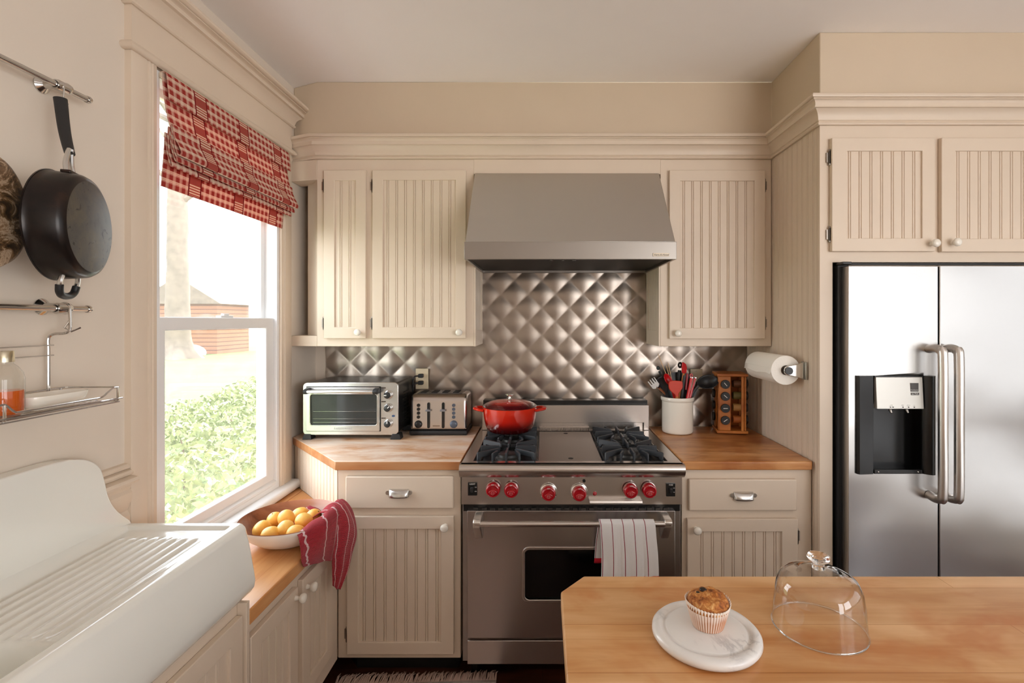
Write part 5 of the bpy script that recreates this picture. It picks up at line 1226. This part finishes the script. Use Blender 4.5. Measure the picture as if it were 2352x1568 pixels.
b = MB(); b.patch([
  [V_(-1.04,1.80,.700), V_(-1.00,1.90,.707), V_(-.96,1.99,.722), V_(-.93,2.03,.745)],
  [V_(-1.00,1.77,.696), V_(-.95,1.86,.706), V_(-.90,1.95,.712), V_(-.87,2.0,.730)],
  [V_(-.94,1.76,.698), V_(-.90,1.82,.707), V_(-.86,1.90,.712), V_(-.84,1.94,.728)]], 24, 20, lambda u, v: Vector((0,0,.016))+wob(.003,3)(u,v)); [setattr(v_, 'co', Vector((BX+(v_.co.x-BX)*.86, BY+(v_.co.y-BY)*.86, v_.co.z))) for v_ in b.bm.verts]; b.build('lining', M['redcloth'], RT, solid=.003, ang=80)

# ================================================================== WHITE TOWEL ON THE OVEN HANDLE
def whitecloth():
    t = NT('white terry'); t.bsdf(Roughness=.95); uv = t.n('ShaderNodeTexCoord').outputs['UV']; sp = t.n('ShaderNodeSeparateXYZ'); t.l(uv, sp.inputs[0])
    ln = t.math('LESS_THAN', t.math('ABSOLUTE', t.math('SUBTRACT', t.math('FRACT', t.math('ADD', t.math('MULTIPLY', sp.outputs[0], 5.0), .42)), .5)), .032)
    edge = t.math('MAXIMUM', t.math('LESS_THAN', sp.outputs[1], .035), t.math('GREATER_THAN', sp.outputs[1], .985))
    c = t.mix(ln, lin(238,234,232), lin(146,44,58)); c = t.mix(edge, c, lin(206,24,48)); t.l(c, t.b.inputs['Base Color'])
    t.bump(t.noise(t.coord('UV',(160,260,1)), 1, 3), .6, .004); return t.m
M['whitecloth'] = whitecloth()
WT = thing('dish_towel', 'white towel with thin red stripes hanging over the oven door handle', 'towel', (.33, HY, HZ))
b = MB(); pth = [(2.016,.535),(2.012,.60),(2.002,.66),(HY+.0165,HZ+.004),(HY+.006,HZ+.0155),(HY-.007,HZ+.0150),(HY-.0165,HZ+.002),(HY-.018,.64),(HY-.021,.58),(HY-.024,.492)]
P_ = catmull([(0,a,z) for a, z in pth], 8); nP = len(P_)-1
def tw(u, v):
    p = P_[round(v*nP)]; back = sstep(.42, .1, v); frt = sstep(.55, 1.0, v)
    xl, xr = .226, .438
    xl2 = xl-.018*back+.004*frt*0+.004*math.sin(v*9); xr2 = xr-.03*back+.014*frt
    wv = .0055*math.sin(u*15+1.2*v)*(frt*1.0+.45*back) + .003*math.sin(u*31+2)*frt
    return Vector((xl2+(xr2-xl2)*u, p.y-abs(wv)-(.004 if v > .6 else 0)*0, p.z-.010*back*(1-u)+.004*frt*u))
b.grid(60, nP, tw, lambda u, v: (u, v)); b.build('cloth', M['whitecloth'], WT, solid=.004, ang=80)

# ================================================================== ISLAND AND WHAT IS ON IT
IS = thing('kitchen_island', 'wooden-topped kitchen island with clipped corner in the foreground', 'island', (.9, .7, 0))
IY, IX = 1.148, .0395
b = MB(); b.prism([(IX,.10),(IX,1.0816),(.094,IY),(1.75,IY),(1.75,.10)], .881, .915); b.build('island_top', M['island'], IS, bevel=.004, seg=3)
b = MB(); b.box(.16,1.70,.18,1.06,.09,.8805); b.build('island_base', M['cream'], IS, bevel=.003)
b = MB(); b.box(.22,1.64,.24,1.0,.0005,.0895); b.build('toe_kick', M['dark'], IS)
for k in range(3):
    ME3 = Matrix.Translation((.20+.5*k, 1.06, 0)) @ Matrix.Translation((.48,0,0)) @ Matrix.Rotation(R(180), 4, 'Z')
    door(IS, .01, .47, .13, .86, .07, .41, .19, .80, 0, Mx=ME3, kn=(.43,.82))
def marble():
    t = NT('white marble'); t.bsdf(Roughness=.3, Coat_Weight=.2); v = t.coord()
    n = t.noise(v, 9, 6, .62, 1.6); a = t.math('ABSOLUTE', t.math('SUBTRACT', n, .5)); msk = t.noise(v, 11, 2)
    vein = t.math('MULTIPLY', t.ramp(a, [(0,(1,1,1,1)),(.045,(0,0,0,1))]), t.ramp(msk, [(.54,(0,0,0,1)),(.66,(1,1,1,1))]))
    c = t.mix(t.ramp(t.noise(v,6,3), [(.3,(0,0,0,1)),(.8,(1,1,1,1))]), lin(238,236,232), lin(222,220,218))
    t.l(t.mix(t.math('MULTIPLY', vein, .5), c, lin(140,138,140)), t.b.inputs['Base Color']); return t.m
M['marble'] = marble()
mx_, my_ = .3005, .921
MBD = thing('marble_board', 'round white marble board under the muffin on the island', 'serving board', (mx_, my_, .9155))
b = MB(); b.lathe([(0,.0003),(.086,.0003),(.093,.003),(.097,.009),(.0965,.015),(.092,.0195),(.085,.0208),(.080,.0202),(.0775,.0175),(.0745,.0170),(.0715,.0190),(.069,.0200),(0,.0200)], None, 80); b.build('board', M['marble'], MBD, local=True, ang=60)
ux, uy, uz = .3065, .929, .9358
MU = thing('muffin', 'golden raisin muffin in a white pleated paper cup on the marble board', 'muffin', (ux, uy, uz))
def paperm():
    t = NT('muffin paper'); g = t.coord('UV'); sp = t.n('ShaderNodeSeparateXYZ'); t.l(g, sp.inputs[0]); t.bsdf(Roughness=.8)
    n = t.noise(t.coord(), 60, 3); soak = t.math('ADD', sp.outputs[1], t.math('MULTIPLY', t.math('SUBTRACT', n, .5), .5))
    fold = t.math('SINE', t.math('MULTIPLY', sp.outputs[0], 2*math.pi*44)); k = t.math('MULTIPLY', t.ramp(soak, [(.45,(1,1,1,1)),(.95,(0,0,0,1))]), t.math('ADD', .62, t.math('MULTIPLY', fold, -.32)))
    t.l(t.mix(k, lin(242,232,222), lin(190,122,74)), t.b.inputs['Base Color']); return t.m
b = MB()
def cupf(u, v):
    a = 2*math.pi*u; r = .0275 + .0125*v**.9; r *= 1 + .028*math.cos(44*a)*(.3+.7*v); h = .0455*v + (.0012*math.cos(44*a) if v > .95 else 0) + .002*math.sin(2*a+1)*v
    return Vector((r*math.cos(a), r*math.sin(a), .0004+h))
b.grid(352, 12, cupf, lambda u, v: (u, v), closed_u=True)
b.bm.verts.ensure_lookup_table(); b.f([b.bm.verts[k] for k in range(352)]); b.build('paper_cup', paperm(), MU, local=True, ang=70, solid=.0004)
def crumb():
    t = NT('muffin crust'); t.bsdf(Roughness=.6); v = t.coord(); n = t.noise(v, 75, 6, .7, .5)
    t.l(t.ramp(n, [(.34, lin(104,54,14)), (.46, lin(172,98,34)), (.56, lin(204,136,66)), (.68, lin(236,190,124))]), t.b.inputs['Base Color']); t.bump(n, .8, .006)
    t.b.inputs['Subsurface Weight'].default_value = .05; return t.m
b = MB()
def topf(u, v):
    a = 2*math.pi*u; r = .0384*math.sin(v*math.pi/2)**.85; z = .036 + .0255*math.cos(v*math.pi/2)**.75 + .003*math.sin(a*2+.5)*(1-v)*v*2
    p = Vector((r*math.cos(a), r*math.sin(a), z)); k = noise.noise(p*75)*.0034 + noise.noise(p*190)*.0020
    return p + p.normalized()*k*(1-v**4)
b.grid(64, 24, topf, closed_u=True); b.build('crumb_top', crumb(), MU, local=True, ang=80, merge=.0002)
for px_, py_, pz_, s in ((-.006,.008,.0610,.0068),(-.017,.004,.0575,.0042),(.012,-.004,.0600,.0020)):
    b = MB(); b.ball((px_,py_,pz_), s, 12, .5); b.build('raisin', flat('raisin', (.02,.008,.005,1), .3) if 'rais' not in M else M['rais'], MU, local=True)
gx_, gy_ = .527, .9556
DM = thing('glass_dome', 'clear glass cake dome with knob standing on the island', 'cake dome', (gx_, gy_, .9155))
b = MB(); b.lathe([(.0815,.0003),(.0825,.0012),(.0818,.0035),(.0800,.020),(.0775,.055),(.0735,.080),(.0665,.094),(.056,.101),(.044,.1045),(.0345,.1060),(.0335,.1085),(.0300,.1105),(.018,.1120),(.0100,.1130)], None, 80); b.build('dome_shell', M['dome'], DM, local=True, ang=70)
b = MB(); b.lathe([(.0800,.0008),(.0822,.0002),(.0832,.0014),(.0820,.0030),(.0802,.0022),(.0800,.0008)], None, 80); b.build('dome_rim', M['knobglass'], DM, local=True)
b = MB(); b.lathe([(0,.1115),(.012,.1125),(.0105,.1165),(.0095,.1205),(.0115,.1245),(.0175,.1275),(.0205,.1315),(.0200,.1355),(.0165,.1385),(.009,.1400),(0,.1404)], None, 40); b.build('dome_knob', M['knobglass'], DM, local=True, ang=80)

# ================================================================== RUG
def rugm():
    t = NT('striped rag rug'); t.bsdf(Roughness=.95); g = t.n('ShaderNodeTexCoord'); sp = t.n('ShaderNodeSeparateXYZ'); t.l(g.outputs['Object'], sp.inputs[0])
    v = t.math('FRACT', t.math('MULTIPLY', sp.outputs[1], 14.0)); n = t.noise(t.coord(scale=(60,8,1)), 1, 3)
    c = t.ramp(t.math('FRACT', t.math('ADD', v, t.math('MULTIPLY', n, .25))), [(0, lin(206,190,178)),(.30, lin(176,70,74)),(.38, lin(210,190,176)),(.6, lin(120,126,160)),(.68, lin(204,186,172))], 'CONSTANT')
    t.l(c, t.b.inputs['Base Color']); t.bump(n, .6, .01); return t.m
RGU = thing('area_rug', 'pale striped woven rug with long fringe on the dark floor before the range', 'rug', (-.47, 1.5, 0), R(2.2))
b = MB(); b.grid(40, 60, lambda u, v: Vector((-.36+.66*u, -.85+1.415*v, .007+.0012*math.sin(v*160))), None); b.build('weave', rugm(), RGU, local=True, solid=.006)
b = MB(); fr = random.Random(5)
for k in range(150):
    x = -.358+.656*k/149; y0_ = .566; dxx = fr.gauss(.012,.010); L_ = .050+.016*fr.random(); s = .0022+.0008*fr.random()
    b.tube([(x,y0_,.008),(x+dxx*.5,y0_+L_*.5,.012+.010*fr.random()),(x+dxx,y0_+L_,.005+.006*fr.random())], [s,s*1.15,s*.5], 5)
fo = b.build('fringe', flat('fringe', lin(186,160,146), .95), RGU, local=True); fo['kind'] = 'stuff'

# ================================================================== LIGHT, WORLD, CAMERA
w = bpy.data.worlds.new('sky'); SC.world = w; w.use_nodes = True; wt = w.node_tree; wt.nodes.clear()
bg = wt.nodes.new('ShaderNodeBackground'); wo = wt.nodes.new('ShaderNodeOutputWorld'); wt.links.new(bg.outputs[0], wo.inputs[0])
tc = wt.nodes.new('ShaderNodeTexCoord'); sx = wt.nodes.new('ShaderNodeSeparateXYZ'); cr = wt.nodes.new('ShaderNodeValToRGB'); wt.links.new(tc.outputs['Generated'], sx.inputs[0]); wt.links.new(sx.outputs[2], cr.inputs[0])
e = cr.color_ramp.elements; e[0].position = 0.0; e[0].color = (.97,.97,.97,1); e[1].position = .6; e[1].color = (.80,.88,1.0,1); wt.links.new(cr.outputs[0], bg.inputs[0]); bg.inputs[1].default_value = SKY
sun = bpy.data.lights.new('sun', 'SUN'); sun.energy = SUN; sun.angle = R(1.5); sun.color = (1,.95,.86); so = bpy.data.objects.new('sun', sun); COL.objects.link(so)
so.rotation_euler = Vector((-.10,-.62,-.78)).to_track_quat('-Z','Y').to_euler()
def portal(name, loc, rot, sx_, sy_):
    l = bpy.data.lights.new(name, 'AREA'); l.shape = 'RECTANGLE'; l.size = sx_; l.size_y = sy_; l.cycles.is_portal = True
    o = bpy.data.objects.new(name, l); COL.objects.link(o); o.location = loc; o.rotation_euler = rot; return o
portal('portal_right', (3.0,-.525,1.24), (0, R(90), 0), 1.9, 3.97)
portal('portal_front', (2.325,-2.7,1.3), (R(90),0,0), .95, 2.0)
portal('portal_left', (-1.35,1.99,1.506), (0, R(-90), 0), 1.62, .77)
cam = bpy.data.cameras.new('camera'); co = bpy.data.objects.new('camera', cam); COL.objects.link(co)
co.location = (0,0,EYE); co.rotation_euler = (R(90),0,0); cam.sensor_width = 36; cam.lens = FPX/2352*36; cam.clip_start = .02
cam.shift_x = -(VX-1176)/2352; cam.shift_y = (VY-784)/2352
SC.camera = co
vs = SC.view_settings; vs.view_transform = 'Standard'; vs.look = 'None'; vs.gamma = 1; vs.use_curve_mapping = False; vs.exposure = EXPO
SC.cycles.max_bounces = 10; SC.cycles.diffuse_bounces = 5; SC.cycles.glossy_bounces = 4; SC.cycles.transmission_bounces = 8; SC.cycles.transparent_max_bounces = 12
SC.cycles.use_denoising = True; SC.cycles.sample_clamp_indirect = 6
